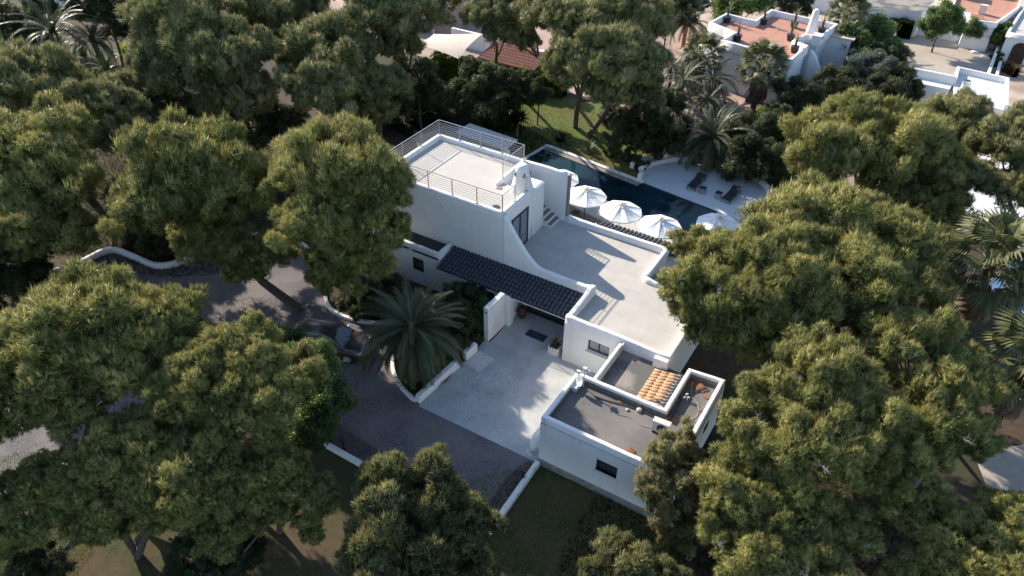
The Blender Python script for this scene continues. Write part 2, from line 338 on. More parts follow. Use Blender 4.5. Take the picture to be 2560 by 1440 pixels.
# bring the near right corner to (-11.8, 45.3) and the far edge to y about 49.3 there
mb = MB(); mb.prism(poolpoly(0,L,W0,W1), .012, .055); pool_w = mb.build('water', 'pooltile', pool)
wm = mat('pool_water', (.008,.018,.028), .05, .3, .5, .02, 4, spec=.13, col2=(.012,.042,.052), mscale=.22, thr=(.4,.6)); pool_w.data.materials[0] = wm
for k,(u0,u1,v0,v1) in enumerate(((0,9.4,W1,W1+.35),(9.4,L,W1-.02,W1+.16))):
    mb = MB(); mb.prism(poolpoly(u0,u1,v0,v1), 0, .16 if k == 0 else .09); mb.build('coping', 'plaster_worn' if k == 0 else 'dark', pool, bevel=.02)
mb = MB(); mb.prism(poolpoly(0,9.3,W1-.55,W1-.06), .05, .10); mb.build('overflow_ledge', 'stone', pool)
mb = MB(); mb.prism(poolpoly(-.3,0,W0,W1+.35), 0, .12); mb.build('coping', 'deckwhite', pool)
mb = MB(); mb.prism(poolpoly(0,L,W0-.3,W0), 0, .07); mb.build('coping', 'deck', pool)
mb = MB(); mb.prism(poolpoly(L,L+.25,W0-.3,W1), 0, .07); mb.build('coping', 'deck', pool)

# ---------------- the villa ----------------
villa = empty('white_villa', (0,0,0), 'white flat roofed villa with railed upper roof, terrace and dark tiled canopy', 'house')
mb = MB()
mb.box(-28.8,-21.9,31.8,38.2,0,6.08); mb.box(-21.9,-19.6,31.8,35.3,0,6.08); mb.box(-20.9,-19.6,35.3,36.75,0,6.15)
mb.box(-21.9,-18.62,38,38.25,0,6.3)
mb.build('upper_storey', 'plaster', villa, bevel=.04)
for (x0,x1,y0,y1) in ((-28.5,-21.9,32.1,37.9),(-21.9,-19.9,32.1,35.25)):
    MB().add([(x0,y0,6.1),(x1,y0,6.1),(x1,y1,6.1),(x0,y1,6.1)], [(0,1,2,3)]).build('upper_roof_floor', 'roofdeck', villa)
base_poly = [(-19.6,31.8),(-13.8,31.8),(-13.8,28.95),(-7.6,28.95),(-7.6,34.8),(-11.5,34.9),(-11.5,38.2),(-19.6,38.2)]
mb = MB(); mb.prism(base_poly, 0, 2.83); gs = mb.build('ground_storey', 'plaster', villa); carve(gs, [(-12.30,-11.0,28.8,29.14,1.52,2.36)])
MB().add([(x,y,2.85) for x,y in ((-19.6,31.9),(-13.75,31.9),(-13.75,29.1),(-7.75,29.1),(-7.75,34.7),(-11.6,34.85),(-11.6,38.05),(-19.6,38.05))], [tuple(range(8))]).build('terrace_floor', 'terrace', villa)
# parapets
mb = MB()
mb.parapet([(-28.62,31.97,6.4),(-19.78,31.97,6.4),(-19.78,34.95,6.4),(-19.78,35.4,6.15)], .30, 6.0, wob=.012, seed=1)
mb.parapet([(-28.62,31.97,6.4),(-28.62,38.05,6.4),(-21.9,38.05,6.4),(-20.2,38.1,6.42),(-18.8,38.12,6.36)], .29, 6.0, wob=.012, seed=2)
mb.parapet([(-21.9,38.0,6.42),(-21.9,36.0,6.38),(-21.92,35.1,6.33),(-21.95,34.75,6.22)], .26, 3, wob=.01, seed=3)
mb.build('upper_parapet', 'plaster', villa, smooth=True)
mb = MB()
mb.parapet([(-19.62,31.97,6.36),(-19.3,31.97,5.85),(-18.75,31.97,5.05),(-18.2,31.97,4.3),(-17.75,31.97,3.8),(-17.35,31.97,3.48),(-17,31.97,3.36),(-16,31.97,3.31),(-14.2,31.97,3.32),(-13.62,31.97,3.46)], .34, 0.5, step=.25, wob=.01, seed=4)
mb.build('swept_wall', 'plaster', villa, smooth=True)
mb = MB()
mb.parapet([(-13.62,32.12,3.46),(-13.62,31.6,3.52),(-13.62,31.2,3.40),(-13.62,29.6,3.30),(-13.62,29.12,3.28)], .33, 2.0, wob=.01, seed=5)
mb.build('rake_wall', 'plaster', villa, smooth=True)
mb = MB()
mb.parapet([(-13.78,29.1,3.3),(-10.5,29.1,3.27),(-8.6,29.1,3.18),(-7.75,29.1,3.22),(-7.75,34.75,3.22)], .28, 2.3, wob=.014, seed=6)
MB().box(-8.4,-7.62,28.62,28.93,2.5,3.12).build('front_parapet', 'plaster', villa, bevel=.04)
mb.build('front_parapet', 'plaster', villa, smooth=True)
mb = MB()
mb.parapet([(-18.6,38.12,3.35),(-18.2,38.12,3.3),(-16.4,38.12,3.27),(-11.55,38.12,3.27),(-11.55,35.1,3.27),(-11.55,34.9,3.2)], .29, 2.2, wob=.012, seed=7)
mb.parapet([(-11.62,34.85,3.2),(-11.2,34.8,3.1),(-10.6,34.78,2.98),(-9.9,34.76,2.95),(-7.7,34.75,3.1)], .3, 2.2, wob=.01, seed=8)
mb.build('rear_parapet', 'plaster', villa, smooth=True)
MB().box(-18.62,-18.50,37.98,38.26,3.3,6.3).build('dark_end_trim', 'deckbrown', villa)
# stair from the terrace to the upper roof
z = 2.85; x = -19.0
for k in range(11):
    rise, run = (.19,.33) if k < 4 else (.36,.2)
    MB().box(x-run, x, 36.77, 37.98, 2.84, z+rise, 'plaster').add([(x-run+.01,36.79,z+rise+.004),(x-.03,36.79,z+rise+.004),(x-.03,37.96,z+rise+.004),(x-run+.01,37.96,z+rise+.004)],[(0,1,2,3)],'deckbrown').build('step', None, villa)
    z += rise; x -= run
# chimney
ch = MB(); ch.lathe([(.76,-3.2),(.74,0),(.64,.35),(.54,.75),(.45,1.15),(.40,1.45),(.385,1.55),(.35,1.66),(.25,1.75),(.1,1.79)], (-20.35,35.2,6.1), 28)
chim = ch.build('chimney', 'plaster', villa, smooth=True)
for a in (-2.2,-.75,.7,2.2):
    r0 = .46; mb = MB(); c, s = math.cos(a), math.sin(a); px_, py_ = -s, c
    q = [( r0*1.06,-.12,7.15),(r0*1.06,.12,7.15),(r0*.96,0,7.47)]
    vs = [(-20.35+d*c+t*px_, 35.2+d*s+t*py_, zz) for d,t,zz in q]+[(-20.35+(d-.12)*c+t*px_, 35.2+(d-.12)*s+t*py_, zz) for d,t,zz in q]
    mb.add(vs, [(0,1,2),(5,4,3),(0,3,4,1),(1,4,5,2),(2,5,3,0)]); mb.build('smoke_slot', 'dark', chim)
# door to the terrace
def glazing(parent, name, axis, c, a0, a1, z0, z1, n, frame='dark', pane='pane', depth=.1, th=.07, out=1):
    """window or glazed door lying in plane axis=c, panes separated by mullions"""
    def bb(mb, u0, u1, w0, w1, d0, d1):
        lo, hi = sorted((c+out*d0, c+out*d1))
        if axis == 'x': mb.box(lo, hi, u0, u1, w0, w1)
        else: mb.box(u0, u1, lo, hi, w0, w1)
    mb = MB(); bb(mb, a0, a1, z1-th, z1, -.02, depth); bb(mb, a0, a1, z0, z0+th, -.02, depth)
    for k in range(n+1):
        u = a0+(a1-a0-th)*k/n; bb(mb, u, u+th, z0+th, z1-th, -.02, depth)
    f = mb.build(name, frame, parent)
    for k in range(n):
        u0 = a0+th+(a1-a0-th)*k/n; mb = MB(); bb(mb, u0, u0+(a1-a0-th)/n-th, z0+th, z1-th, 0, depth*.35); mb.build('pane', pane, f)
    return f
d = glazing(villa, 'terrace_door', 'x', -19.6, 32.75, 34.72, 2.87, 5.42, 2, th=.11, depth=.06)
MB().box(-19.55,-19.53,33.66,33.69,3.8,4.1).build('handle', 'metal', d)
# railing
rail = empty('railing', (0,0,0), '', ''); 
del rail['label'], rail['category']; rail.parent = villa
def rail_run(p, q, npost, z=6.4, first=True, wires=6):
    p = Vector((*p, z)); q = Vector((*q, z)); h = 1.08
    for k in range(0 if first else 1, npost):
        a = p.lerp(q, k/(npost-1)); mb = MB(); mb.box(a.x-.022,a.x+.022,a.y-.022,a.y+.022,z-.03,z+h); mb.box(a.x-.06,a.x+.06,a.y-.06,a.y+.06,z-.02,z+.02); mb.build('post', 'metal', rail)
    mb = MB(); mb.tube([p+Vector((0,0,h)), q+Vector((0,0,h))], .026, 6); mb.build('handrail', 'metal', rail)
    for k in range(wires):
        zz = .14+k*.15; mb = MB(); mb.tube([p+Vector((0,0,zz)), q+Vector((0,0,zz))], .014, 5); mb.build('rod', 'metal', rail)
rail_run((-28.62,31.97),(-28.62,38.05),4); rail_run((-28.62,38.05),(-21.9,38.05),5,first=False)
rail_run((-21.9,38.05),(-21.9,35.45),2,first=False,wires=6)
rail_run((-28.62,31.97),(-19.76,31.97),6,first=False); rail_run((-19.76,31.97),(-19.76,34.8),3,first=False)
# scupper and lamp on the front wall
MB().box(-24.1,-23.85,31.77,31.81,5.35,5.55).build('wall_vent', 'galv', villa)
mb = MB(); mb.lathe([(.2,0),(.24,.03),(.1,.05)], (-20.6,32.6,6.11), 16); mb.build('roof_drain', 'dark', villa)
mb = MB(); mb.box(-21.75,-21.45,34.45,34.7,6.1,6.14); mb.build('roof_drain', 'stone', villa)
# left wing
MB().box(-31.5,-23.32,30.3,31.78,0,2.68).build('left_wing', 'plaster', villa, bevel=.03)
MB().add([(-31.4,30.4,2.70),(-23.5,30.4,2.70),(-23.5,31.8,2.70),(-31.4,31.8,2.70)], [(0,1,2,3)]).build('left_wing_roof', 'bitumen_dark', villa)
mb = MB(); mb.parapet([(-31.4,30.42,3.0),(-23.4,30.42,3.0),(-23.4,31.78,3.05)], .24, 2.5, wob=.012, seed=9); mb.build('left_wing_parapet', 'plaster', villa, smooth=True)
glazing(villa, 'window', 'y', 30.29, -25.35, -24.55, 1.15, 2.05, 1, pane='glass', out=-1, depth=.03)
# wall and porch under the canopy
MB().box(-23.4,-18.1,30.25,31.8,0,2.26).build('canopy_wall', 'plaster', villa)
glazing(villa, 'window', 'y', 30.24, -19.75, -19.2, .95, 1.7, 1, pane='glass', out=-1, depth=.03)
mb = MB(); mb.lathe([(.13,-.02),(.13,.04),(.06,.09)], (0,0,0), 14); lm = mb.build('wall_lamp', 'dark', villa); lm.rotation_euler = (R(90),0,0); lm.location = (-20.65,30.24,1.85)
MB().box(-18.1,-13.8,30.02,30.27,2.02,2.26).build('porch_beam', 'plaster', villa)
MB().box(-18.28,-17.88,29.8,30.3,0,2.28).build('porch_pillar', 'plaster', villa, bevel=.02)
glazing(villa, 'entrance_door', 'y', 31.79, -17.75, -13.85, .03, 2.25, 4, pane='glass', out=-1, th=.09, depth=.12)
MB().box(-18.12,-13.8,30.3,31.8,2.22,2.26).build('porch_ceiling', 'plaster', villa)
f = glazing(villa, 'window', 'y', 29.13, -12.30, -11.0, 1.52, 2.36, 2, pane='pane', out=-1, depth=.06)
MB().box(-12.36,-10.94,28.86,28.95,1.44,1.50).build('sill', 'sill', f)
mb = MB(); mb.tube([(-10.2,28.93,3.05),(-10.2,28.7,3.03)], .05, 8); mb.build('water_spout', 'plaster', villa)
mb = MB(); mb.tube([(-16.6,38.2,3.15),(-16.6,38.5,3.12)], .05, 8); mb.build('water_spout', 'plaster', villa)
# tiled roofs: every cover tile is an object under its canopy
def tile_mesh(name, m, Lt=.42, r0=.105, r1=.085, seg=6):
    vs = []; fs = []
    for yy, rr in ((0, r0),(Lt, r1)):
        for k in range(seg+1):
            a = math.pi*k/seg; vs.append((rr*math.cos(a), yy, rr*math.sin(a)*.95))
        for k in range(seg+1):
            a = math.pi*k/seg; vs.append((rr*.84*math.cos(a), yy, rr*.84*math.sin(a)*.95))
    n = seg+1
    for k in range(seg):
        fs += [(k,k+1,2*n+k+1,2*n+k), (n+k+1,n+k,3*n+k,3*n+k+1), (k+1,k,n+k,n+k+1), (2*n+k,2*n+k+1,3*n+k+1,3*n+k)]
    mb = MB(); mb.add(vs, fs); return meshof(mb, name, m, True)
rt = random.Random(5)
def tiled_roof(parent, name, ox, oy, zlow, zhigh, width, run, ncol, nrow, direction, m, under='tile_dark', extra=None, wobz=.006):
    """slope rising along 'direction' (radians) from the eave; columns laid along the eave"""
    root = bpy.data.objects.new(name, None); COL.objects.link(root); root.parent = parent
    root.location = (ox, oy, zlow); slope = math.atan2(zhigh-zlow, run); Ls = math.hypot(run, zhigh-zlow)
    root.rotation_euler = (0, 0, direction-math.pi/2)
    mb = MB(); 
    vs = []; 
    for yy in (0, Ls): 
        for k in range(ncol*2+1):
            xx = width*k/(ncol*2); dz = -.03 if k%2 == 0 else .0
            vs.append((xx, yy*math.cos(slope), yy*math.sin(slope)+dz))
    n = ncol*2+1; fs = [(k,k+1,n+k+1,n+k) for k in range(n-1)]
    mb.add(vs, fs); bs = MB(); bs.add([(0,0,-.12),(width,0,-.12),(width,Ls*math.cos(slope),Ls*math.sin(slope)-.12),(0,Ls*math.cos(slope),Ls*math.sin(slope)-.12),(0,0,-.035),(width,0,-.035),(width,Ls*math.cos(slope),Ls*math.sin(slope)-.035),(0,Ls*math.cos(slope),Ls*math.sin(slope)-.035)],[(0,3,2,1),(4,5,6,7),(0,1,5,4),(1,2,6,5),(2,3,7,6),(3,0,4,7)])
    bs.build('roof_bed', under, root)
    Lt = Ls/nrow*1.15; sp = width/ncol; r0 = sp*(.41 if m == 'tile_terra' else .44)
    me = tile_mesh(name+'_tile', m, Lt, r0, r0*.90); me2 = tile_mesh(name+'_tile_b', extra, Lt, r0, r0*.90) if extra else None
    for c in range(ncol):
        for r in range(nrow):
            yy = r*Ls/nrow-.03
            use = me2 if (me2 and (r == nrow-1 or (r == nrow-2 and c in (9,)))) else me
            inst(use, 'tile', root, ((c+.5)*sp+rt.uniform(-.008,.008), yy*math.cos(slope), yy*math.sin(slope)-.02+.018*0+rt.uniform(-wobz,wobz)), (slope-.03, 0, rt.uniform(-.02,.02)), (1,1,.8 if m == 'tile_terra' else 1))
    return root
tiled_roof(villa, 'tiled_canopy', -23.25, 29.92, 2.30, 2.80, 9.4, 1.9, 36, 6, math.pi/2, 'tile_dark')
t2 = tiled_roof(villa, 'pool_side_canopy', -10.75, 39.95, 2.42, 2.86, 6.0, 1.66, 21, 4, -math.pi/2, 'tile_dark')
t3 = tiled_roof(villa, 'side_canopy', -8.0, 36.9, 2.35, 2.9, 3.3, 1.9, 12, 5, -math.pi/2, 'tile_dark')
MB().box(-16.7,-10.8,38.25,38.5,2.3,2.6).build('canopy_beam', 'plaster', villa)
for xx in (-16.6,-13.7,-10.9): MB().box(xx-.1,xx+.1,39.6,39.8,0,2.36).build('canopy_post', 'dark', villa)
# entry side wall
ew = MB(); ew.prism([(-18.55,28.03),(-18.22,28.0),(-18.16,29.78),(-18.5,29.78)], 0, 2.46); o = ew.build('entrance_wall', 'plaster', bevel=.02); tag(o, 'free standing white wall screening the entrance, beside the palm bed', 'wall')
mb = MB(); mb.box(-18.46,-18.3,27.985,28.0,2.1,2.22); ox = mb.build('number_plate', 'teal', o)
# bed walls
mb = MB(); mb.prism([(-18.9,21.85),(-18.6,21.8),(-18.42,25.3),(-18.72,25.3)], 0, .55); o = mb.build('low_wall', 'plaster', bevel=.03); tag(o, 'long low white wall between the palm bed and the courtyard', 'wall', 'low white walls of the palm bed')
mb = MB(); mb.prism([(-18.66,26.0),(-18.38,25.95),(-18.28,26.95),(-18.56,27.0)], 0, .62); o = mb.build('low_wall', 'plaster', bevel=.03); tag(o, 'short low white wall block behind the brown slab, beside the palm', 'wall', 'low white walls of the palm bed')
def kerb(name, pts, th, h, label, m='plaster', wob=.02, seed=0, k=5, grp='white kerbs and low walls of the driveway'):
    mb = MB(); mb.parapet([(x,y,h) for x,y in (smoothpath(pts,k) if k > 1 else pts)], th, 0, wob=wob, seed=seed, step=.5)
    o = mb.build(name, m, smooth=False); tag(o, label, 'wall' if 'wall' in name else 'kerb', grp); return o
kerb('curved_wall', [(-46.3,17.6),(-45.13,19.32),(-44.99,21.29),(-44.41,22.1),(-42.58,22.28),(-40.71,22.4),(-39.9,23.02),(-39.6,23.9),(-39.2,25.6)], .28, .42, 'wavy low white wall on the far left side of the driveway', 'plaster_worn', .015, 3)
kerb('kerb', [(-38.9,26.6),(-38.56,27.66),(-37.76,28.76),(-35.42,29.5),(-33.6,29.3)], .25, .25, 'shaded white kerb round the far end of the driveway', 'plaster_worn', .05, 4)
kerb('kerb', [(-30.2,27),(-28.45,25.46),(-27.18,25.13),(-25.88,25.28),(-24.11,25.96),(-22.9,25.7),(-22.26,24.39),(-21.89,23.63),(-21.23,22.9),(-20.36,22.33),(-19.2,21.9),(-18.9,21.9)], .22, .22, 'curved white kerb edging the palm bed beside the car', 'plaster', .01, 5)
kerb('kerb', [(-32.6,4),(-31.69,6.52),(-30.93,8.64),(-29.76,11.8),(-28.23,14.78),(-27.17,15.98),(-25.43,16.87),(-23.03,17.06),(-21.04,16.99)], .26, .28, 'white kerb of the side road under the lower left pines', 'plaster_worn', .02, 6)
kerb('kerb', [(-21.0,16.99),(-17.63,16.95),(-11.25,17.14)], .24, .3, 'straight white kerb along the near edge of the driveway', 'plaster', .01, 7, 1)
kerb('kerb', [(-11.12,17.02),(-11.2,21.6)], .26, .34, 'white kerb from the annex corner down to the bottom juniper', 'plaster_worn', .02, 8, 1)
for x, y, l in ((-19.92,17.2,'black bollard lamp on the kerb below the glossy green tree'),(-11.3,20.4,'black bollard lamp near the front corner of the annex')):
    t = empty('bollard_lamp', (x,y,0), l, 'lamp', 'driveway bollard lamps'); MB().box(-.06,.06,-.06,.06,0,.68).build('post', 'black', t); MB().box(-.12,.1,-.06,.06,.68,.80).build('lamp_head', 'black', t, bevel=.01)
# deck wall (half round)
mb = MB(); pts = [(-18.5,50.55),(-18.45,51.25)] ; pts = []
for k in range(29):
    a = math.pi*.955-(math.pi*.93)*k/28; pts.append((cx0+(rc+.12)*math.cos(a), cy0+(rc+.12)*math.sin(a), .42))
mb.parapet([(-18.5,50.45,.5),(-18.55,51.2,.5)], .3, 0); mb.parapet(pts, .3, 0, step=.5, wob=.01); o = mb.build('curved_wall', 'plaster', smooth=True); tag(o, 'half round low white wall around the sun deck', 'wall')
mb = MB(); pts = [(cx0+(rc+.95)*math.cos(a), cy0+(rc+.95)*math.sin(a), .5) for a in np.linspace(math.pi*.95, math.pi*.1, 26)]
mb.parapet(pts, .35, 0, wob=.05); o = mb.build('rockery_edge', 'plaster_worn'); tag(o, 'rough outer edge of the planted strip behind the half round wall', 'wall')

# ---------------- annex ----------------
annex = empty('flat_roofed_annex', (0,0,0), 'low white annex with grey flat roof and terracotta tile strip, nearest the camera', 'house')
ap = [(-11.28,21.82),(-4.62,21.82),(-4.62,28.9),(-6.5,28.7),(-6.5,25.45),(-11.28,25.45)]
aw = MB().prism(ap, 0, 2.86).build('walls', 'plaster', annex); carve(aw, [(-8.25,-7.17,21.7,22.02,1.45,2.2)])
MB().add([(x,y,2.88) for x,y in ap[::1]], [tuple(range(6))]).build('roof_floor', 'bitumen', annex)
mb = MB(); mb.parapet([(-11.14,21.96,3.3),(-4.76,21.96,3.3),(-4.76,28.75,3.3),(-6.42,28.6,3.3),(-6.42,25.35,3.3),(-11.14,25.35,3.3)], .23, 2.7, closed=True, wob=.012, seed=11)
mb.build('parapet', 'plaster', annex, smooth=True)
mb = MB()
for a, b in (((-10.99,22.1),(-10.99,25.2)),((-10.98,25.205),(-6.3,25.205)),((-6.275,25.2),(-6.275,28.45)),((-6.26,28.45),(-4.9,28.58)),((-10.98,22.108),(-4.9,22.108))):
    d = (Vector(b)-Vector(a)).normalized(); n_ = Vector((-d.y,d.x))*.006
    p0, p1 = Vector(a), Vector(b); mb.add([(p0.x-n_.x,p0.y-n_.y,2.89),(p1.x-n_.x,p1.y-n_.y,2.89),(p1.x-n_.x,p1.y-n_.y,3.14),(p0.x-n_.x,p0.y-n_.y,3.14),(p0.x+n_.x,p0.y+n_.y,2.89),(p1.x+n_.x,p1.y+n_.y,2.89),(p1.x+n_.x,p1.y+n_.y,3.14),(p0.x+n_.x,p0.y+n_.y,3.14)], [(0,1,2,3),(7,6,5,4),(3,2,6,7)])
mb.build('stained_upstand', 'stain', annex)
MB().prism([(-10.4,25.45),(-6.5,25.45),(-6.5,28.7),(-6.5,28.95),(-10.4,28.95)], 0, 2.5).build('link_walls', 'plaster', annex)
MB().add([(x,y,2.52) for x,y in ((-10.3,25.5),(-6.5,25.5),(-6.5,28.93),(-10.3,28.93))], [(0,1,2,3)]).build('link_roof', 'cement', annex)
mb = MB(); mb.parapet([(-10.33,25.5,3.02),(-10.33,28.9,3.0)], .22, 2.3, wob=.01); mb.build('link_parapet', 'plaster_worn', annex, smooth=True)
tiled_roof(annex, 'terracotta_strip', -8.15, 28.55, 2.54, 2.84, 2.95, 1.62, 12, 4, 0, 'tile_terra', under='tile_terra', extra='tile_dark', wobz=.004)
mb = MB(); mb.prism([(-11.3,21.66),(-4.5,21.66),(-4.5,21.81),(-11.3,21.81)], 0, .3); mb.build('stone_plinth', 'stone', annex)
f = glazing(annex, 'window', 'y', 22.01, -8.25, -7.17, 1.45, 2.2, 1, pane='glass', out=-1, depth=.05)
MB().box(-8.31,-7.12,21.76,22.0,1.40,1.45).build('sill', 'sill', f)
for yy in (23.6,26.2): glazing(annex, 'window', 'x', -4.62, yy, yy+.6, 1.9, 2.3, 1, pane='glass', depth=.03)
# roof clutter
t = empty('satellite_antenna', (-10.63,25.0,2.88), 'white antenna mast with a small dish at the back left corner of the annex roof', 'antenna')
mb = MB(); mb.tube([(0,0,0),(0,0,1.2)], .025, 8); mb.build('mast', 'galv', t)
mb = MB(); mb.lathe([(.04,0),(.16,.02),(.26,.07),(.29,.11),(.27,.115),(.15,.06),(.03,.04)], seg=18); o = mb.build('dish', 'galv', t, True); o.location = (-.05,-.2,.55); o.rotation_euler = (R(70),0,R(-35))
mb = MB(); mb.tube([(-.35,0,.9),(.3,.1,1.0)], .02, 6); mb.tube([(-.05,-.2,1.18),(.05,.25,1.22)], .02, 6); mb.box(-.1,.1,-.08,.08,1.14,1.32); mb.box(-.42,-.22,-.07,.07,.8,.96); mb.box(.12,.26,-.05,.1,1.02,1.18); mb.build('receiver', 'galv', t)
mb = MB(); mb.box(-.55,-.1,-.55,.05,0,.28); mb.build('control_box', 'galv', t, bevel=.02)
t = empty('air_conditioner', (-6.2,24.3,2.88), 'beige air conditioner outdoor unit on the annex roof behind the brownish juniper', 'air conditioner', rz=.05)
MB().box(-.42,.42,-.16,.18,.08,.72).build('casing', 'sill', t, bevel=.02); mb = MB(); mb.lathe([(.25,0),(.25,.02),(.08,.03)], seg=18); o = mb.build('fan_grille', 'dark', t); o.rotation_euler = (R(90),0,0); o.location = (.08,-.165,.4)
for xx in (-.35,.3): MB().box(xx,xx+.06,-.2,.22,0,.08).build('foot', 'dark', t)
def blob(name, loc, r, m, seed, sq=(1,1,.6)):
    import bmesh
    bm = bmesh.new(); bmesh.ops.create_icosphere(bm, subdivisions=2, radius=r); rr = random.Random(seed)
    for v in bm.verts: v.co *= rr.uniform(.82,1.15); v.co.x *= sq[0]; v.co.y *= sq[1]; v.co.z *= sq[2]
    me = bpy.data.meshes.new(name); bm.to_mesh(me); bm.free(); me.materials.append(M[m]); o = bpy.data.objects.new(name, me); COL.objects.link(o); o.location = loc; return o
tag(blob('rock', (-7.6,25.0,2.96), .15, 'rock', 1), 'pale round stone lying on the cable along the annex parapet', 'rock')
tag(blob('rock', (-8.1,24.75,2.92), .09, 'rock', 2), 'small pale stone in the middle of the annex roof', 'rock')
for x, y, r, l in ((-5.6,28.05,.30,'heap of rust coloured needles in the far corner of the annex roof'),(-6.1,25.35,.26,'heap of dry needles by the inner corner of the annex parapet'),(-5.1,27.6,.14,'small clump of dry needles near the far end of the annex roof'),(-5.1,26.6,.11,'little rusty clump beside the right parapet of the annex roof'),(-8.6,25.05,.12,'thin drift of dry needles against the annex back parapet'),(-6.9,22.5,.2,'dry needles caught at the front parapet of the annex, beside the juniper')):
    tag(blob('needle_heap', (x,y,2.9), r, 'rubble', int(r*100), (1.2,1,.25)), l, 'debris', 'heaps of dry pine needles')
MB_ = MB(); MB_.tube(smoothpath([(-9.9,24.7,2.92),(-9.2,24.75,2.93),(-8.2,24.95,2.93),(-7.3,25.0,2.92),(-6.5,24.95,2.92),(-6.1,25.1,2.95),(-6.05,25.6,2.95),(-6.1,26.6,2.93),(-5.9,27.4,2.94),(-5.3,28.2,2.96)],6), .03, 6); tag(MB_.build('cable', 'cable'), 'thick black cable bundle running along the back of the annex roof', 'cable')
MB_ = MB(); MB_.tube(smoothpath([(-8.4,24.2,2.9),(-7.8,24.35,2.9),(-7,24.2,2.9),(-6.4,24.5,2.92),(-6.25,25.1,3.0),(-6.0,25.6,2.91),(-5.4,25.7,2.91),(-5.1,26.2,2.91),(-5.3,26.9,2.91),(-5.8,27.3,2.93),(-6.05,28,3.1)],6), .014, 5); tag(MB_.build('cable', 'cablepale'), 'thin pale cable looping across the annex roof', 'cable')
t = empty('wall_tap_cluster', (-6.0,27.0,2.88), 'small white fittings standing on the right arm of the annex roof', 'fitting')
for k,(a,b,c) in enumerate(((0,0,.3),(.12,-.1,.22),(-.06,-.18,.2))): mb = MB(); mb.tube([(a,b,0),(a,b,c)], .03, 6); mb.tube([(a,b,c),(a+.1,b,c+.02)], .045, 8); mb.build('valve', 'galv', t)
t = empty('rusty_plate', (-5.85,28.2,2.9), 'rusty triangular sheet leaning in the far corner of the annex roof', 'debris'); MB().prism([(-.4,-.55),(.3,.2),(-.35,.3)], 0, .03).build('plate', 'rust', t)
# boat-shaped cover by the annex wall
mb = MB(); sec = [(-.0,.02,.55),(.35,.24,.78),(.8,.36,.86),(1.3,.38,.8),(1.7,.30,.66),(1.95,.05,.45)]
vs = []
for xx, wv, hh in sec:
    for k in range(9):
        a = math.pi*k/8; vs.append((xx, wv*math.cos(a), hh*(math.sin(a)**.6)*(1+.05*math.sin(k*3+xx*5))))
fs = [(i*9+k,i*9+k+1,(i+1)*9+k+1,(i+1)*9+k) for i in range(5) for k in range(8)]
mb.add(vs, fs); o = mb.build('covered_motorbike', 'canvas', smooth=True); o.location = (-11.95,22.1,0); o.rotation_euler = (0,0,R(82)); o.scale = (.95,1,1)
tag(o, 'motorbike shaped object under a white cover against the annex side wall', 'cover')
# courtyard things
o = MB().box(-.63,.63,-.3,.3,0,.025).build('doormat', 'deckbrown'); o.data.materials[0] = M['tile_dark']; o.location = (-16.07,29.96,.026); tag(o, 'dark rectangular doormat in front of the porch', 'doormat')
# ---------------- courtyard and pool furniture ----------------
t = empty('planter', (-14.45,29.3,.024), 'white cube planter with a spiky plant beside the front wall', 'planter')
mb = MB(); mb.box(-.32,.32,-.32,.32,0,.52); mb.build('tub', 'plaster', t, bevel=.02); MB().box(-.27,.27,-.27,.27,.5,.53).build('soil', 'bedsoil', t)
PLANTER = (-14.45,29.3,.54)
t = empty('urn', (-17.65,30.95,.024), 'tall dark brown urn standing under the porch by the entrance door', 'urn')
mb = MB(); mb.lathe([(.14,0),(.22,.12),(.31,.38),(.32,.55),(.24,.74),(.15,.82),(.18,.88),(.13,.88),(.1,.8)], seg=20); mb.build('body', 'doorwood', t, True)
def umbrella(loc, label, rz):
    t = empty('parasol', (*loc, .03), label, 'parasol', 'white octagonal parasols by the pool', rz)
    Rr, zt, ze = 1.5, 2.78, 2.22
    mb = MB(); vs = [(0,0,zt)]; nseg = 6
    for r in range(1, nseg+1):
        for k in range(16):
            a = math.pi*2*k/16; f = r/nseg; rad = Rr*f*(1 if k%2 == 0 else .955)
            sag = 0 if k%2 == 0 else -.05*math.sin(math.pi*f)-.02
            vs.append((rad*math.cos(a), rad*math.sin(a), zt+(ze-zt)*f**1.08+sag))
    for k in range(16): # short valance
        x, y, z_ = vs[1+(nseg-1)*16+k]; vs.append((x*1.005, y*1.005, z_-.07))
    fs = [(0,1+k,1+(k+1)%16) for k in range(16)]
    for r in range(nseg):
        o = 1+r*16; fs += [(o+k,o+16+k,o+16+(k+1)%16,o+(k+1)%16) for k in range(16)]
    mb.add(vs, fs); c = mb.build('canopy', 'canvas', t)
    for k in range(8):
        a = math.pi*2*k/8; mb = MB(); mb.tube([(0,0,zt-.03)]+[(Rr*f*math.cos(a), Rr*f*math.sin(a), zt+(ze-zt)*f**1.08+.006) for f in (.2,.4,.6,.8,1)], .008, 4); mb.build('seam', 'galv', c)
        mb = MB(); mb.tube([(.03*math.cos(a),.03*math.sin(a),1.9),(Rr*.55*math.cos(a),Rr*.55*math.sin(a),zt+(ze-zt)*.53-.03)], .012, 4); mb.build('rib', 'galv', t)
    mb = MB(); mb.tube([(0,0,0),(0,0,zt+.05)], .028, 8); mb.build('pole', 'dark', t)
    v = MB()
    for k in range(9):
        a = math.pi*2*k/9; v.tube([(.23*math.cos(a),.23*math.sin(a),zt-.04),(.20*math.cos(a+.5),.20*math.sin(a+.5),zt+.05+.02*(k%3)),(.24*math.cos(a+.8),.24*math.sin(a+.8),zt-.02)], .022, 5)
    v.build('vent_flap', 'sail', t); mb = MB(); mb.lathe([(.11,0),(.10,.09),(.04,.13)], (0,0,zt-.02), 12); mb.build('finial', 'sail', t)
    mb = MB(); mb.box(-.3,.3,-.3,.3,0,.06); mb.build('base', 'dark', t, bevel=.01)
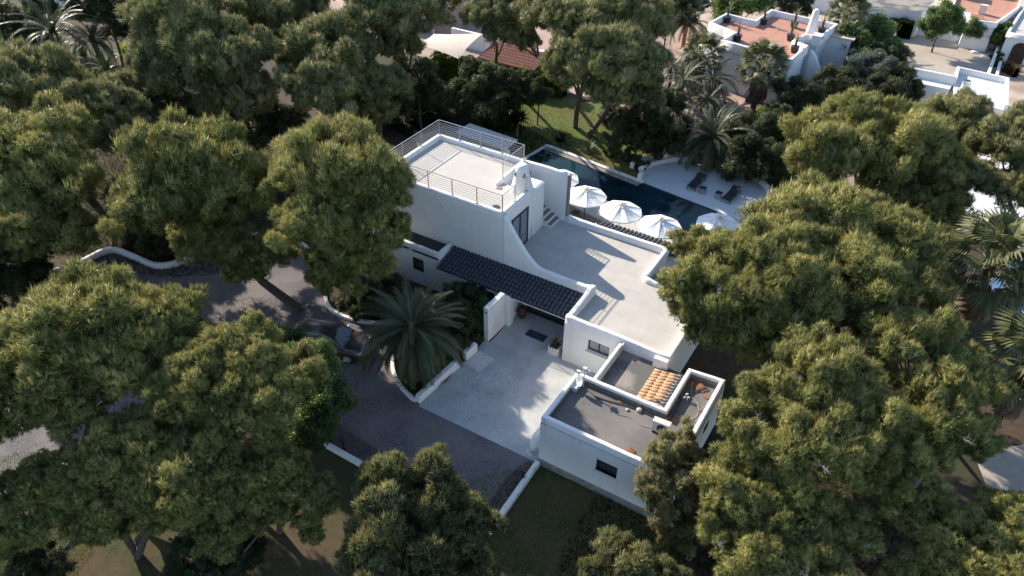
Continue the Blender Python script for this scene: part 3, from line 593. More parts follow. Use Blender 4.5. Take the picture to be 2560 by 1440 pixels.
for k, (x, y, l) in enumerate(((-22.15,43.7,'white parasol mostly hidden behind the end of the high white wall'),(-19.35,42.55,'white parasol next to the end of the high white wall'),(-16.4,42.05,'white parasol over the blue edged lounger, second from the high wall'),(-13.4,41.75,'white parasol behind the right part of the dark tiled pool canopy'),(-10.15,44.05,'white parasol at the near end of the pool, half hidden by the huge pine'))):
    umbrella((x, y), l, .2+.3*k)
def lounger(loc, rz, label, back=.5, m='mesh', grp='black sun loungers'):
    t = empty('sun_lounger', (*loc, 0), label, 'sun lounger', grp, rz); t.location.z = .05
    mb = MB(); 
    for s in (-1,1): mb.box(-1.0,1.0,s*.34-.02,s*.34+.02,.28,.33)
    mb.box(-1.0,-.95,-.34,.34,.28,.33); mb.box(.95,1.0,-.34,.34,.28,.33); mb.build('frame', 'black', t)
    for sx in (-.98,.98):
        for sy in (-.34,.34): MB().box(sx-.025,sx+.025,sy-.025,sy+.025,0,.29).build('leg', 'black', t)
    MB().box(-.30 if back else -.95,.3,-.31,.31,.335,.355).build('seat', m, t) if back else None
    MB().box(-.95,.28,-.31,.31,.33,.345).build('seat', m, t)
    mb = MB(); c, s = math.cos(back), math.sin(back)
    pts = [(.25,.34),(.25+.74*c,.34+.74*s)]
    mb.add([(pts[0][0],-.32,pts[0][1]),(pts[1][0],-.32,pts[1][1]),(pts[1][0],.32,pts[1][1]),(pts[0][0],.32,pts[0][1]),(pts[0][0],-.32,pts[0][1]+.04),(pts[1][0],-.32,pts[1][1]+.04),(pts[1][0],.32,pts[1][1]+.04),(pts[0][0],.32,pts[0][1]+.04)], [(0,3,2,1),(4,5,6,7),(0,1,5,4),(1,2,6,5),(2,3,7,6),(3,0,4,7)]); mb.build('backrest', m, t)
    mb = MB(); x_, z_ = .25+.58*c, .40+.58*s; mb.tube([(x_,-.26,z_),(x_,.26,z_)], .07, 8); mb.build('pillow', m, t)
    return t
def side_table(loc, rz, label, s=.25, h=.40, grp='small black wire tables'):
    t = empty('side_table', (*loc, .05), label, 'table', grp, rz); w_ = .018
    MB().box(-s,s,-s,s,h-.02,h).build('top', 'mesh', t)
    for sx in (-s,s-w_):
        for sy in (-s,s-w_): MB().box(sx,sx+w_,sy,sy+w_,0,h-.02).build('leg', 'black', t)
    mb = MB()
    for sy in (-s,s-w_): mb.box(-s,s,sy,sy+w_,0,w_); mb.box(sy,sy+w_,-s,s,0,w_)
    mb.build('foot_rail', 'black', t)
lounger((-14.35,52.1), R(87), 'left black sun lounger on the half round deck', .42)
lounger((-11.4,51.75), R(85), 'right black sun lounger on the half round deck', .42)
side_table((-13.55,51.35), .1, 'small black wire table right of the left lounger on the half round deck')
side_table((-12.25,51.3), .0, 'small black wire table left of the right lounger on the half round deck')
side_table((-20.2,42.9), .1, 'dark low table left of the pole under the parasol by the high wall', .28, .4, 'dark tables under the first parasol')
side_table((-19.0,41.9), .1, 'dark low table right of the pole under the parasol by the high wall', .3, .4, 'dark tables under the first parasol')
for x, y, l in ((-20.9,40.9,'dark cushioned lounger in the shade by the foot of the high wall'),(-17.7,40.9,'dark cushioned lounger with a teal towel between the first two parasols'),(-14.9,40.2,'dark cushioned lounger beside the tiled pool canopy')):
    t = lounger((x,y), R(95), l, .45, 'cushion', 'dark cushioned loungers by the pool')
o = MB().box(-.25,.25,-.1,.1,0,.06).build('towel', 'teal', bevel=.02); o.location = (-20.95,41.5,.41); tag(o, 'rolled teal towel on the lounger by the high wall', 'towel')
o = MB().box(-.35,.35,-.3,.3,0,.05).build('towel', 'teal', bevel=.02); o.location = (-17.6,41.5,.41); tag(o, 'teal towel under the second parasol from the high wall', 'towel')
# wire garden chair
t = empty('wire_chair', (-10.9,43.9,.02), 'round grey wire chair beside the huge pine, at the near end of the pool', 'chair')
for k in range(9):
    mb = MB(); a = -1.2+2.4*k/8; mb.tube([(.35*math.sin(a)*.4,-.1,.40),(.40*math.sin(a),.12,.55),(.42*math.sin(a),.28,.85),(.30*math.sin(a),.33,1.15)], .008, 4); mb.build('wire', 'metal', t)
mb = MB(); mb.tube([(.42*math.cos(a), .22+.12*math.sin(a), .78+.42*math.sin(a)) for a in np.linspace(0,2*math.pi,17)], .014, 5); mb.build('hoop', 'metal', t)
for k in range(4): a = math.pi/4+k*math.pi/2; mb = MB(); mb.tube([(.1*math.cos(a),.1*math.sin(a)+.1,.42),(.3*math.cos(a),.3*math.sin(a)+.1,0)], .012, 5); mb.build('leg', 'metal', t)
mb = MB(); mb.lathe([(.3,0),(.33,.03),(.1,.04)], (0,.08,.41), 14); mb.build('seat', 'basket', t)
# pergola behind the villa
pg = empty('garden_pergola', (0,0,0), 'white pergola with a slatted dark roof behind the railed upper roof', 'pergola')
MB().prism([(-34.2,42.0),(-28.1,41.2),(-27.2,44.9),(-31.9,46.0),(-33.6,45.2)], 2.78, 2.86).build('roof_panel', 'bitumen', pg)
for k in range(24):
    f = k/23; x = -31.8+4.6*f; y = 45.7-.35*f
    MB().box(x-.05,x+.05,y-1.2,y+.75,2.9,3.02).build('slat', 'galv', pg)
MB().box(-28.6,-27.9,43.2,44.6,0,2.8).build('pillar', 'plaster', pg); MB().box(-27.4,-27.0,43.6,44.7,0,2.8).build('pillar', 'plaster', pg); MB().box(-34,-33.6,42.2,42.6,0,2.8).build('pillar', 'plaster', pg)
# white round tub under the huge pine
t = empty('white_tub', (-1.85,36.2,0), 'round white tub glimpsed under the huge pine', 'planter'); mb = MB(); mb.lathe([(.45,0),(.62,.3),(.66,.6),(.6,.6),(.55,.4)], seg=22); mb.build('tub', 'plaster', t, True)
# ---------------- car ----------------
def car(loc, rz, paint, label, name='parked_car'):
    t = empty(name, (*loc, .012), label, 'car', None, rz)
    st = [(-2.36,.72,.42,.80,.86),(-2.25,.86,.32,.92,.98),(-1.7,.93,.27,.98,1.03),(-.6,.95,.24,.98,1.03),(.6,.95,.24,.97,1.02),(1.15,.95,.25,.94,1.02),(1.7,.93,.27,.86,.95),(2.1,.88,.30,.76,.86),(2.33,.74,.36,.66,.74),(2.42,.5,.42,.58,.62)]
    vs = []; 
    for x, hw, zb, zm, zt in st:
        vs += [(x,-hw*.85,zb),(x,-hw,zb+.12),(x,-hw,zm-.12),(x,-hw*.95,zm),(x,-hw*.72,zt),(x,0,zt+.03),(x,hw*.72,zt),(x,hw*.95,zm),(x,hw,zm-.12),(x,hw,zb+.12),(x,hw*.85,zb)]
    fs = [(i*11+k,i*11+(k+1)%11,(i+1)*11+(k+1)%11,(i+1)*11+k) for i in range(len(st)-1) for k in range(11)]
    fs += [tuple(range(11)), tuple(range((len(st)-1)*11, len(st)*11))[::-1]]
    mb = MB(); mb.add(vs, fs); body = mb.build('body', paint, t, True)
    gh = [(-2.2,.78,.98,1.05),(-1.75,.76,1.0,1.46),(-1.2,.74,1.0,1.55),(-.3,.73,1.0,1.57),(.35,.72,1.0,1.50),(.6,.72,1.0,1.40),(1.25,.80,.98,1.02)]
    vs = []
    for x, hw, zb, zt in gh: vs += [(x,-hw-.12,zb),(x,-hw+.02,zt-.07 if zt > 1.1 else zb+.02),(x,-hw*.75,zt),(x,0,zt+.02),(x,hw*.75,zt),(x,hw-.02,zt-.07 if zt > 1.1 else zb+.02),(x,hw+.12,zb)]
    fs = [(i*7+k,i*7+k+1,(i+1)*7+k+1,(i+1)*7+k) for i in range(len(gh)-1) for k in range(6)]
    mb = MB(); mb.add(vs, fs); mb.build('roof', paint, t, True)
    def panel(q, nm, m):
        a = [Vector(p) for p in q]; nrm = (a[1]-a[0]).cross(a[2]-a[0]).normalized()
        if nrm.z < 0 and abs(nrm.z) > .05: nrm = -nrm
        mb = MB(); mb.add([p+nrm*.018 for p in a]+[p-nrm*.01 for p in a], [(0,1,2,3),(7,6,5,4),(0,4,5,1),(1,5,6,2),(2,6,7,3),(3,7,4,0)]); return mb.build(nm, m, t)
    panel([(1.17,-.74,1.06),(1.17,.74,1.06),(.62,.60,1.40),(.62,-.60,1.40)], 'windscreen', 'glass')
    panel([(-2.15,-.66,1.10),(-2.15,.66,1.10),(-1.78,.58,1.44),(-1.78,-.58,1.44)], 'rear_window', 'glass')
    for s in (-1,1):
        for (x0,x1,xt0,xt1) in ((-.1,.85,-.1,.38),(-1.1,-.18,-1.1,-.18),(-1.8,-1.2,-1.6,-1.2)):
            q = [(x0,s*.858,1.05),(x1,s*.858,1.05),(xt1,s*.752,1.42),(xt0,s*.752,1.42)]
            mb = MB(); mb.add([(a,b+s*.012,c) for a,b,c in q]+[(a,b-s*.03,c) for a,b,c in q], [(0,1,2,3),(7,6,5,4),(0,4,5,1),(1,5,6,2),(2,6,7,3),(3,7,4,0)]); mb.build('side_window', 'glass', t)
        mb = MB(); mb.tube([(-1.6,s*.60,1.555),(-1.5,s*.60,1.60),(.1,s*.58,1.60),(.3,s*.58,1.54)], .018, 6); mb.build('roof_rail', 'metal', t)
        mb = MB(); mb.box(.78,.92,s*1.0-.09,s*1.0+.09,1.0,1.13); mb.build('mirror', 'metal', t, bevel=.02)
        mb = MB(); mb.box(1.98,2.26,min(s*.5,s*.84),max(s*.5,s*.84),.66,.80); mb.build('headlight', 'lampglass', t, bevel=.03)
        for xx in (-1.45,1.42):
            mb = MB(); mb.lathe([(.20,0),(.34,0),(.36,.04),(.36,.18),(.34,.22),(.2,.22)], seg=24); w_ = mb.build('wheel', 'tyre', t); w_.rotation_euler = (R(90),0,0); w_.location = (xx, s*.98 if s > 0 else -.76, .36)
            r_ = MB(); 
            for k in range(5): a = math.pi*2*k/5; r_.tube([(0,0,.0),(.22*math.cos(a),.22*math.sin(a),.0)], .03, 5)
            r_.lathe([(.24,-.005),(.24,.01),(.21,.01)], seg=20); ro = r_.build('rim', 'metal', w_); ro.location = (0,0,.228 if s < 0 else -.008)
    mb = MB(); mb.box(2.36,2.41,-.45,.45,.44,.60); mb.build('grille', 'black', t); MB().box(2.42,2.44,-.26,.26,.33,.43).build('number_plate', 'sill', t)
    for s in (-.22,.22): mb = MB(); mb.tube([(1.28,s,1.04),(1.05,s-.2,1.17)], .01, 4); mb.build('wiper', 'black', t)
    return t
car((-25.6,22.55), R(20), 'paint', 'dark grey estate car parked on the driveway under the palm')
car((-36.9,66.6), R(200), 'paintwhite', 'white car parked behind the red tiled roof and the lawn hedge')

# ---------------- houses and things beyond the garden ----------------
h = empty('terracotta_roofed_house', (0,0,0), 'tall white neighbouring house with terracotta roof terrace and potted palms', 'house')
rp = [(-12.9,70.3),(-12.6,74.6),(-14.0,75.2),(-13.5,77.7),(-12.15,77.7),(-11.6,82.4),(-18.4,83.1),(-18.8,78.7),(-22.0,79.3),(-22.5,75.8),(-19.4,74.3),(-19.8,71.6)]
MB().prism(rp, 0, 4.1).build('walls', 'plaster', h)
mb = MB(); mb.parapet([(x*.995,y*.998,4.75) for x,y in rp], .3, 3.9, closed=True, wob=.01, seed=30, step=1.2); mb.build('parapet', 'plaster', h, smooth=True)
MB().add([(x,y,4.14) for x,y in rp], [tuple(range(len(rp)))[::-1]]).build('roof_terrace', 'terracotta', h)
mb = MB(); mb.lathe([(.55,0),(.5,.5),(.38,1.6),(.32,2.4),(.2,2.55)], (-13.3,79.3,4.1), 14); mb.build('chimney', 'plaster', h, True)
mb = MB(); mb.box(-12.7,-11.8,76.9,77.9,4,4.95); mb.build('square_vent', 'plaster', h); MB().box(-12.65,-11.79,77.05,77.75,4.6,4.8).build('vent_slot', 'dark', h)
mb = MB(); mb.parapet([(-12.3,76.0,3.9),(-11.7,75.9,3.4),(-11.0,75.8,2.2),(-10.4,75.7,.9),(-9.9,75.6,.3)], .5, 0, seed=31); mb.build('buttress', 'plaster', h, smooth=True)
MB().box(-12.0,-9.6,80.5,83.4,0,4.0).build('side_wing', 'plaster', h); MB().box(-9.62,-9.57,81.2,82.4,2.2,3.5).build('opening', 'bitumen_dark', h)
MB().box(-12.1,-9.3,80.3,83.6,4.0,4.12).build('wing_roof', 'tile_cream', h)
mb = MB(); mb.parapet([(-22.3,75.5,3.4),(-22.6,74.6,3.3),(-22.1,73.7,2.6),(-21.0,73.2,2.4),(-19.8,73.9,3.9)], .3, 0, seed=33); mb.build('stair_wall', 'plaster', h, smooth=True)
def arch_panel(parent, x, y, axis, hw, zt, m, name='door', off=.03):
    mb = MB(); q = [(-hw,.05),(hw,.05)]+[(hw*math.cos(a), zt-hw+hw*math.sin(a)) for a in np.linspace(0,math.pi,9)]
    n = len(q); vs = [(u,-off,v) for u,v in q]+[(u,.05,v) for u,v in q]
    fs = [tuple(range(n)), tuple(range(n,2*n))[::-1]]+[(i,i+n,(i+1)%n+n,(i+1)%n) for i in range(n)]
    mb.add(vs, fs); o = mb.build(name, m, parent); o.location = (x,y,0); o.rotation_euler = (0,0,axis); return o
arch_panel(h, -17.9, 71.37, -.19, .6, 2.3, 'doorwood')
glazing(h, 'window', 'y', 70.6, -15.2, -14.2, 2.3, 3.0, 1, pane='glass', out=-1, depth=.03)
o = MB().box(-.9,.9,-.5,.5,0,.35).build('covered_daybed', 'blue', bevel=.05); o.location = (-15.6,73.2,4.15); tag(o, 'pale blue covered daybed on the terracotta roof terrace', 'daybed')
POTS = [(-21.5,78.2,4.15,'in the far left corner'),(-18.2,79.8,4.15,'at the inner notch'),(-15.3,80.6,4.15,'against the back parapet'),(-12.5,80.2,4.15,'right of the chimney'),(-18.9,73.6,4.15,'in the left front corner'),(-14.6,76.6,4.15,'beside the front notch'),(-13.4,73.6,4.15,'in the right front corner')]
# red roofed lean-to, sail shade, patio
g = empty('red_tiled_shelter', (0,0,0), 'low shelter with a dusty red tiled roof behind the bright green hedge', 'shelter')
tiled_roof(g, 'shelter_roof', -40.2, 60.0, 2.3, 2.9, 6.4, 3.5, 24, 7, math.pi/2, 'tile_pink')
for xx in (-40,-37,-34): MB().box(xx-.1,xx+.1,60.1,60.3,0,2.2).build('post', 'plaster', g)
MB().box(-40.2,-33.8,63.2,63.5,0,2.6).build('rear_wall', 'plaster', g)
t = empty('shade_sail', (0,0,0), 'beige fabric shade sail stretched above the patio at the top middle', 'shade sail')
c4 = [Vector((-45.6,57.3,3.1)), Vector((-41.0,58.2,2.9)), Vector((-41.2,62.9,3.4)), Vector((-46.6,61.8,3.2))]
mb = MB(); n = 12; vs = []
for i in range(n+1):
    for j in range(n+1):
        u, v = i/n, j/n; p = c4[0]*(1-u)*(1-v)+c4[1]*u*(1-v)+c4[2]*u*v+c4[3]*(1-u)*v
        cc = (c4[0]+c4[1]+c4[2]+c4[3])/4; k = .10*((4*u*(1-u))*(abs(2*v-1)**3)+(4*v*(1-v))*(abs(2*u-1)**3))
        p = p.lerp(cc, k); p = p+Vector((0,0,.5*(u-.5)*(v-.5)*4*.6)); vs.append(p)
mb.add(vs, [(i*(n+1)+j,(i+1)*(n+1)+j,(i+1)*(n+1)+j+1,i*(n+1)+j+1) for i in range(n) for j in range(n)])
o = mb.build('cloth', 'sail', t, True)
for p in c4: mb = MB(); mb.tube([(p.x,p.y,0),(p.x,p.y,p.z+.1)], .05, 6); mb.build('post', 'metal', t)
def house(name, label, poly, hgt, roofm, par=.4, wallm='plaster'):
    h = empty(name, (0,0,0), label, 'house'); MB().prism(poly, 0, hgt).build('walls', wallm, h)
    a = sum(poly[i][0]*poly[(i+1)%len(poly)][1]-poly[(i+1)%len(poly)][0]*poly[i][1] for i in range(len(poly)))
    if a < 0: poly = poly[::-1]
    MB().add([(x,y,hgt+.02) for x,y in poly], [tuple(range(len(poly)))]).build('roof', roofm, h)
    if par: mb = MB(); mb.parapet([(x,y,hgt+par) for x,y in poly], .28, hgt-.2, closed=True, wob=.01, step=1.5); mb.build('parapet', wallm, h, smooth=True)
    return h
house('white_house', 'white house corner at the top left behind the feather palms', [(-96,50),(-84,53),(-86,62),(-98,60)], 2.4, 'roofdeck')
house('white_house', 'white walled house at the top edge, left of the tall pines', [(-62,68),(-50,69),(-50,78),(-62,78)], 3.2, 'pink', wallm='pink')
h = house('grey_roofed_house', 'low house with pale cement roof and an arch, at the top right', [(-11.2,96.5),(-5.2,97.8),(-4.6,104),(-5,112),(-12,112)], 2.9, 'cement', 0)
for k in range(4): MB().box(-8.6+k*.35,-8.35+k*.35,104,105,3.0,3.5).build('roof_vent', 'galv', h)
h = house('red_terraced_house', 'white house with wide red roof terrace at the top right', [(-2.4,99),(-.6,99.2),(-.5,97.2),(2.2,97.2),(3.9,104.5),(4.2,118),(-3,118)], 2.9, 'terracotta', .35)
MB().box(.2,.9,100.5,101.1,2.95,3.9).build('roof_cabinet', 'sill', h); MB().box(-2.6,-.9,105.5,107.5,2.95,4.2).build('roof_hut', 'plaster', h)
MB().box(-.4,.9,97.3,98.8,2.95,3.3).build('lower_roof', 'tile_pink', h)
t = empty('garden_sofa', (1.9,108.5,2.95), 'covered grey sofa on the red roof terrace at the top right', 'sofa'); MB().box(-1.1,1.1,-.45,.45,0,.4).build('seat', 'basket', t, bevel=.05); MB().box(-1.1,1.1,.25,.45,.4,.85).build('back', 'basket', t, bevel=.05); MB().box(-1.1,-.9,-.45,.45,.4,.6).build('arm', 'basket', t)
h = house('arched_door_house', 'white house with an arched dark door at the right of the top edge', [(3.6,95.5),(10,95),(16,97),(16,110),(5,112)], 2.7, 'roofdeck', .3)
arch_panel(h, 5.2, 95.33, -.08, .7, 2.2, 'doorwood')
h = house('apartment_block', 'pale flat roofed building along the top right edge', [(5,116),(30,112),(34,130),(6,132)], 3.5, 'roofdeck', .4)
h = house('apartment_block', 'white building at the top edge above the terracotta roofed house', [(-27,102),(-14.5,101),(-14,112),(-28,112)], 2.2, 'terracotta', .7)
# walled gravel court
gc = [(-7.32,99.0),(3.25,98.9),(3.0,84),(-6.3,84)]
sheet('gravel_court', gc, .04, 'gravel')
mb = MB(); mb.parapet([(-6.4,86.0,.75),(-7.32,99.0,.75),(3.3,98.9,.75),(3.05,84.5,.75)], .3, 0, seed=41, step=1); o = mb.build('garden_wall', 'plaster'); tag(o, 'low white wall on three sides of the gravel court', 'wall')
mb = MB(); mb.parapet([(-7.5,101.3,.6),(3.9,101.6,.6),(3.9,84.2,.6)], .3, 0, seed=42, step=1); o = mb.build('garden_wall', 'plaster'); tag(o, 'outer low white wall behind the planted strip of the gravel court', 'wall')
sheet('planted_strip', [(-7.3,99.2),(3.3,99.1),(3.15,84.2),(3.8,84.2),(3.9,101.4),(-7.4,101.1)], .03, 'dirt')
for x, y, l in ((1.3,96.3,'white rock on the gravel court, left of the pair'),(2.4,95.2,'white rock on the gravel court, right of the pair')): tag(blob('rock', (x,y,.1), .38, 'plaster', 5, (1.2,.7,.4)), l, 'rock')
for x, y, w_, l in ((-5.9,103.2,1.0,'white arch left of the round leafy tree at the top right'),(3.4,103.5,1.0,'white arch right of the small yellowish tree at the top right')):
    a = [(x+w_*math.cos(t_), y, 1.4+w_*math.sin(t_)) for t_ in np.linspace(0,math.pi,13)]; mb = MB(); mb.tube([(x+w_,y,0)]+a+[(x-w_,y,0)], .26, 8); o = mb.build('garden_arch', 'plaster', smooth=True); tag(o, l, 'arch', 'white garden arches')
g = empty('gravel_court_outbuilding', (-.2,-8,0), 'white outbuilding with cream tiled lean-to and round flue, below the gravel court', 'outbuilding')
MB().box(-3.4,.45,86.6,89.2,0,1.9).build('walls', 'plaster', g)
tiled_roof(g, 'cream_roof', .5, 89.9, 1.9, 2.3, 3.9, 1.7, 12, 4, -math.pi/2, 'tile_cream')
MB().box(-3.7,.6,87.9,88.2,0,2.7).build('front_wall', 'plaster', g)
MB().prism([(.5,91.4),(4.8,91.0),(5.2,84.3),(1.2,84.8),(.6,88)], 0, 1.9).build('flat_wing', 'plaster', g)
MB().add([(.7,91.2,1.93),(1.2,85.2,1.93),(4.9,84.8,1.93),(4.6,90.8,1.93)], [(0,1,2,3)]).build('wing_roof', 'deckwhite', g)
mb = MB(); mb.parapet([(.6,88.2,2.5),(.5,91.4,2.5),(4.8,91.0,2.5),(5.2,84.3,2.4)], .28, 1.6, seed=44, step=1); mb.build('parapet', 'plaster', g)
mb = MB(); mb.tube([(1.6,86.6,1.9),(1.6,86.6,3.0)], .38, 14); mb.build('flue', 'plaster', g, True); mb = MB(); mb.tube([(1.6,86.6,3.0),(1.6,86.6,3.02)], .28, 14); mb.build('flue_mouth', 'dark', g)
# teal dome car-like roof beside
car((-5.0,84.2), R(75), 'paintwhite', 'white car with dark glass beside the cream tiled lean-to')
# things at right edge
house('terrace_house', 'pale building seen through the dark pine at the right edge', [(8,70),(20,68),(22,80),(8,80)], 3, 'deckwhite', .4)
o = MB().add([(6.2,48.5,.5),(14,46,.5),(16,52,.5),(7.5,55,.5),(6.2,48.5,.05),(14,46,.05),(16,52,.05),(7.5,55,.05)],[(0,1,2,3),(0,4,5,1),(1,5,6,2),(2,6,7,3),(3,7,4,0)]).build('pool_cover', 'tarp'); tag(o, 'blue slatted pool cover at the right edge below the fan palm', 'pool cover')
o = MB().box(-1.6,1.6,-.12,.12,0,1.9).build('panel_wall', 'tile_pink'); o.location = (-59.9,36.0,0); o.rotation_euler = (0,0,R(28)); o.data.materials[0] = M['rust']; tag(o, 'rust brown screen wall between the pines at the upper left', 'screen')
t = empty('closed_parasol', (-14.4,70.0,0), 'closed dark red parasol by the white wall behind the yellow hedge', 'parasol')
mb = MB(); mb.tube([(0,0,0),(0,0,2.5)], .03, 6); mb.build('pole', 'galv', t); mb = MB(); mb.lathe([(.16,.5),(.22,.8),(.16,1.6),(.09,2.3),(.03,2.5)], seg=9); mb.build('cloth', 'redcloth', t)
mb = MB(); mb.box(-48,-38,66.8,67.1,0,1.8); o = mb.build('boundary_wall', 'plaster'); tag(o, 'white boundary wall behind the shade sail', 'wall')
f_ = empty('timber_fence', (-41.5,70,0), 'brown board fence behind the shade sail', 'fence')
for k in range(18): MB().box(-3+k*.3,-2.74+k*.3,-.03,.03,0,2.2).build('board', 'deckbrown', f_)
# ---------------- vegetation ----------------
def mesh_np(name, V, F, mats, tint=None, midx=None, smooth=False, cn=None):
    me = bpy.data.meshes.new(name); nv, nf, k = len(V), len(F), F.shape[1]
    me.vertices.add(nv); me.vertices.foreach_set('co', V.astype(np.float32).ravel())
    me.loops.add(nf*k); me.loops.foreach_set('vertex_index', F.astype(np.int32).ravel())
    me.polygons.add(nf); me.polygons.foreach_set('loop_start', np.arange(0, nf*k, k, dtype=np.int32))
    me.update(calc_edges=True)
    for m in mats: me.materials.append(M[m])
    if midx is not None: me.polygons.foreach_set('material_index', midx.astype(np.int32))
    if tint is not None:
        a = me.attributes.new('tint', 'FLOAT', 'FACE'); a.data.foreach_set('value', tint.astype(np.float32))
    if cn is not None: a = me.attributes.new('clump', 'FLOAT_VECTOR', 'POINT'); a.data.foreach_set('vector', cn.astype(np.float32).ravel())
    return me
def norm(a): return a/np.maximum(1e-6, np.linalg.norm(a, axis=-1, keepdims=True))
ICO = None
def ico():
    global ICO
    if ICO is None:
        import bmesh
        bm = bmesh.new(); bmesh.ops.create_icosphere(bm, subdivisions=1, radius=1)
        ICO = (np.array([v.co[:] for v in bm.verts]), np.array([[v.index for v in f.verts] for f in bm.faces])); bm.free()
    return ICO
def crown_mesh(name, seed, m, rad, lobes_n=16, sub_n=9, r1=.36, r2=.13, tufts=34, blades=9, blen=.30, bw=.038, up=.5, spread=.75, flat=.8, leaf=False, core=.6, low=-.35, tilt=.14, shoots=0):
    """foliage clumps: lobes on an uneven ellipsoid, smaller clumps on each lobe, fine blades on each clump"""
    g = np.random.default_rng(seed)
    L = []; tries = 0
    while len(L) < lobes_n and tries < 4000:
        tries += 1
        d = norm(g.normal(size=3)); 
        if d[2] < low: continue
        rr = g.uniform(.42,.86)*(1+.12*math.sin(3*math.atan2(d[1],d[0])+seed)); r = r1*g.uniform(.55,1.25)
        c = d*rr*np.array([1,1,flat])
        if all(np.linalg.norm(c-l[0]) > .62*(r+l[1])*.8 for l in L): L.append((c, r))
    subs = []
    for c, r in L:
        lt = g.uniform(-.10,.10)
        for k in range(sub_n):
            d = norm(g.normal(size=3)+np.array([0,0,.35])+norm(c)*.5)
            cc = c+d*r*g.uniform(.6,1.0)*np.array([1,1,.85]); subs.append((cc, r2*g.uniform(.5,1.4), lt+g.uniform(-.17,.17)))
    SV = np.array([s[0] for s in subs])*rad; SR = np.array([s[1] for s in subs])*rad; ST = np.array([s[2] for s in subs])
    n = len(subs); T = tufts
    dirs = norm(g.normal(size=(n,T,3))+np.array([0,0,.25])); 
    org = SV[:,None]+dirs*SR[:,None,None]*g.uniform(.70,1.18,(n,T,1))
    # drop tufts buried inside neighbouring clumps
    keep = np.ones((n,T), bool)
    for i in range(n):
        dd = np.linalg.norm(SV-SV[i], axis=1); nb = np.where((dd < SR+SR[i]) & (dd > 0))[0]
        if len(nb):
            q = np.linalg.norm(org[i][:,None]-SV[nb][None], axis=2); keep[i] = ~(q < SR[nb]*.62).any(1)
    org = org[keep]; dr = dirs[keep]; tt = (ST[:,None]+g.normal(0,.07,(n,T)))[keep]
    N = len(org); B = blades
    axis = norm(dr*.75+np.array([0,0,up])+g.normal(0,.25,(N,3)))
    bd = norm(axis[:,None]+g.normal(0,spread*.6,(N,B,3)))
    ln = blen*g.uniform(.6,1.25,(N,B,1))
    sh = (g.uniform(size=N) < shoots) & (dr[:,2] > .25)
    bd[sh] = norm(np.array([0,0,1])+g.normal(0,.22,bd[sh].shape)); ln[sh] *= 1.7
    base = org[:,None]+g.normal(0,.05 if not leaf else .12,(N,B,3))
    side = norm(np.cross(bd, g.normal(size=(N,B,3))))*bw*g.uniform(.7,1.3,(N,B,1))
    tip = base+bd*ln
    if leaf:
        mid = base+bd*ln*.5
        V = np.stack([base, mid+side, tip, mid-side], 2).reshape(-1,3); F = np.arange(len(V)).reshape(-1,4)
    else:
        V = np.stack([base+side*.8, base-side*.8, tip], 2).reshape(-1,3); F = np.arange(len(V)).reshape(-1,3)
    cn = np.repeat(norm(dr+np.array([0,0,.25])), B*(4 if leaf else 3), 0)
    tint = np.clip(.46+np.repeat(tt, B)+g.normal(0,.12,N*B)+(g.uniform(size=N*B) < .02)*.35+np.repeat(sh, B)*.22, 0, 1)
    if core:
        iv, if_ = ico(); cv = (SV[:,None]+iv[None]*SR[:,None,None]*core*g.uniform(.8,1.15,(n,len(iv),1))).reshape(-1,3)
        cf = (if_[None]+np.arange(n)[:,None,None]*len(iv)).reshape(-1,3)
        if leaf: cf = np.concatenate([cf, cf[:,2:3]], 1)
        if not leaf:
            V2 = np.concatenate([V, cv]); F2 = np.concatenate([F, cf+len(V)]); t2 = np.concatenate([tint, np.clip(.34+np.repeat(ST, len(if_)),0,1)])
            cc_ = norm(cv-np.repeat(SV, len(iv), 0)); return mesh_np(name, V2, F2, [m], t2, cn=np.concatenate([cn, cc_])), L
    return mesh_np(name, V, F, [m], tint, cn=cn), L
CR = {'pine': [], 'juniper': [], 'leafy': [], 'bushy': [], 'silver': []}
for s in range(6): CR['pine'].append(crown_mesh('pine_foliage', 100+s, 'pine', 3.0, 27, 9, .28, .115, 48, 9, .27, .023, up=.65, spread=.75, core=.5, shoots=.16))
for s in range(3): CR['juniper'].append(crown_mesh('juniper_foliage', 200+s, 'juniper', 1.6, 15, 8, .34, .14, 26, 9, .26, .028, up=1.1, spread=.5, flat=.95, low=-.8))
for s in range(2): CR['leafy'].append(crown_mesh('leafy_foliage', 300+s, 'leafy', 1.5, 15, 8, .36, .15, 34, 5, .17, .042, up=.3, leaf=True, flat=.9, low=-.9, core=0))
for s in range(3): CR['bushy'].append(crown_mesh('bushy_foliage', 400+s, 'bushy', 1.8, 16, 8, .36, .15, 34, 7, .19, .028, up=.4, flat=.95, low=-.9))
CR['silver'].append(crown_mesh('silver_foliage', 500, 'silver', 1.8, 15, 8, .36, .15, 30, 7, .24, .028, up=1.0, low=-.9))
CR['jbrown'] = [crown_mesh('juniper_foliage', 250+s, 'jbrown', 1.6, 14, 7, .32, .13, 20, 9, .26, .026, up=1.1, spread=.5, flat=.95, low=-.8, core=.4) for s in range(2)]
CR['pine_haze'] = []
for me_, L_ in CR['pine']:
    m2 = me_.copy(); m2.materials[0] = M['pine_haze']; CR['pine_haze'].append((m2, L_))
UNIT = {'jbrown': 1.6, 'pine_haze': 3.0, 'pine': 3.0, 'juniper': 1.6, 'leafy': 1.5, 'bushy': 1.8, 'silver': 1.8}
ORDER = {}
rv = random.Random(77)
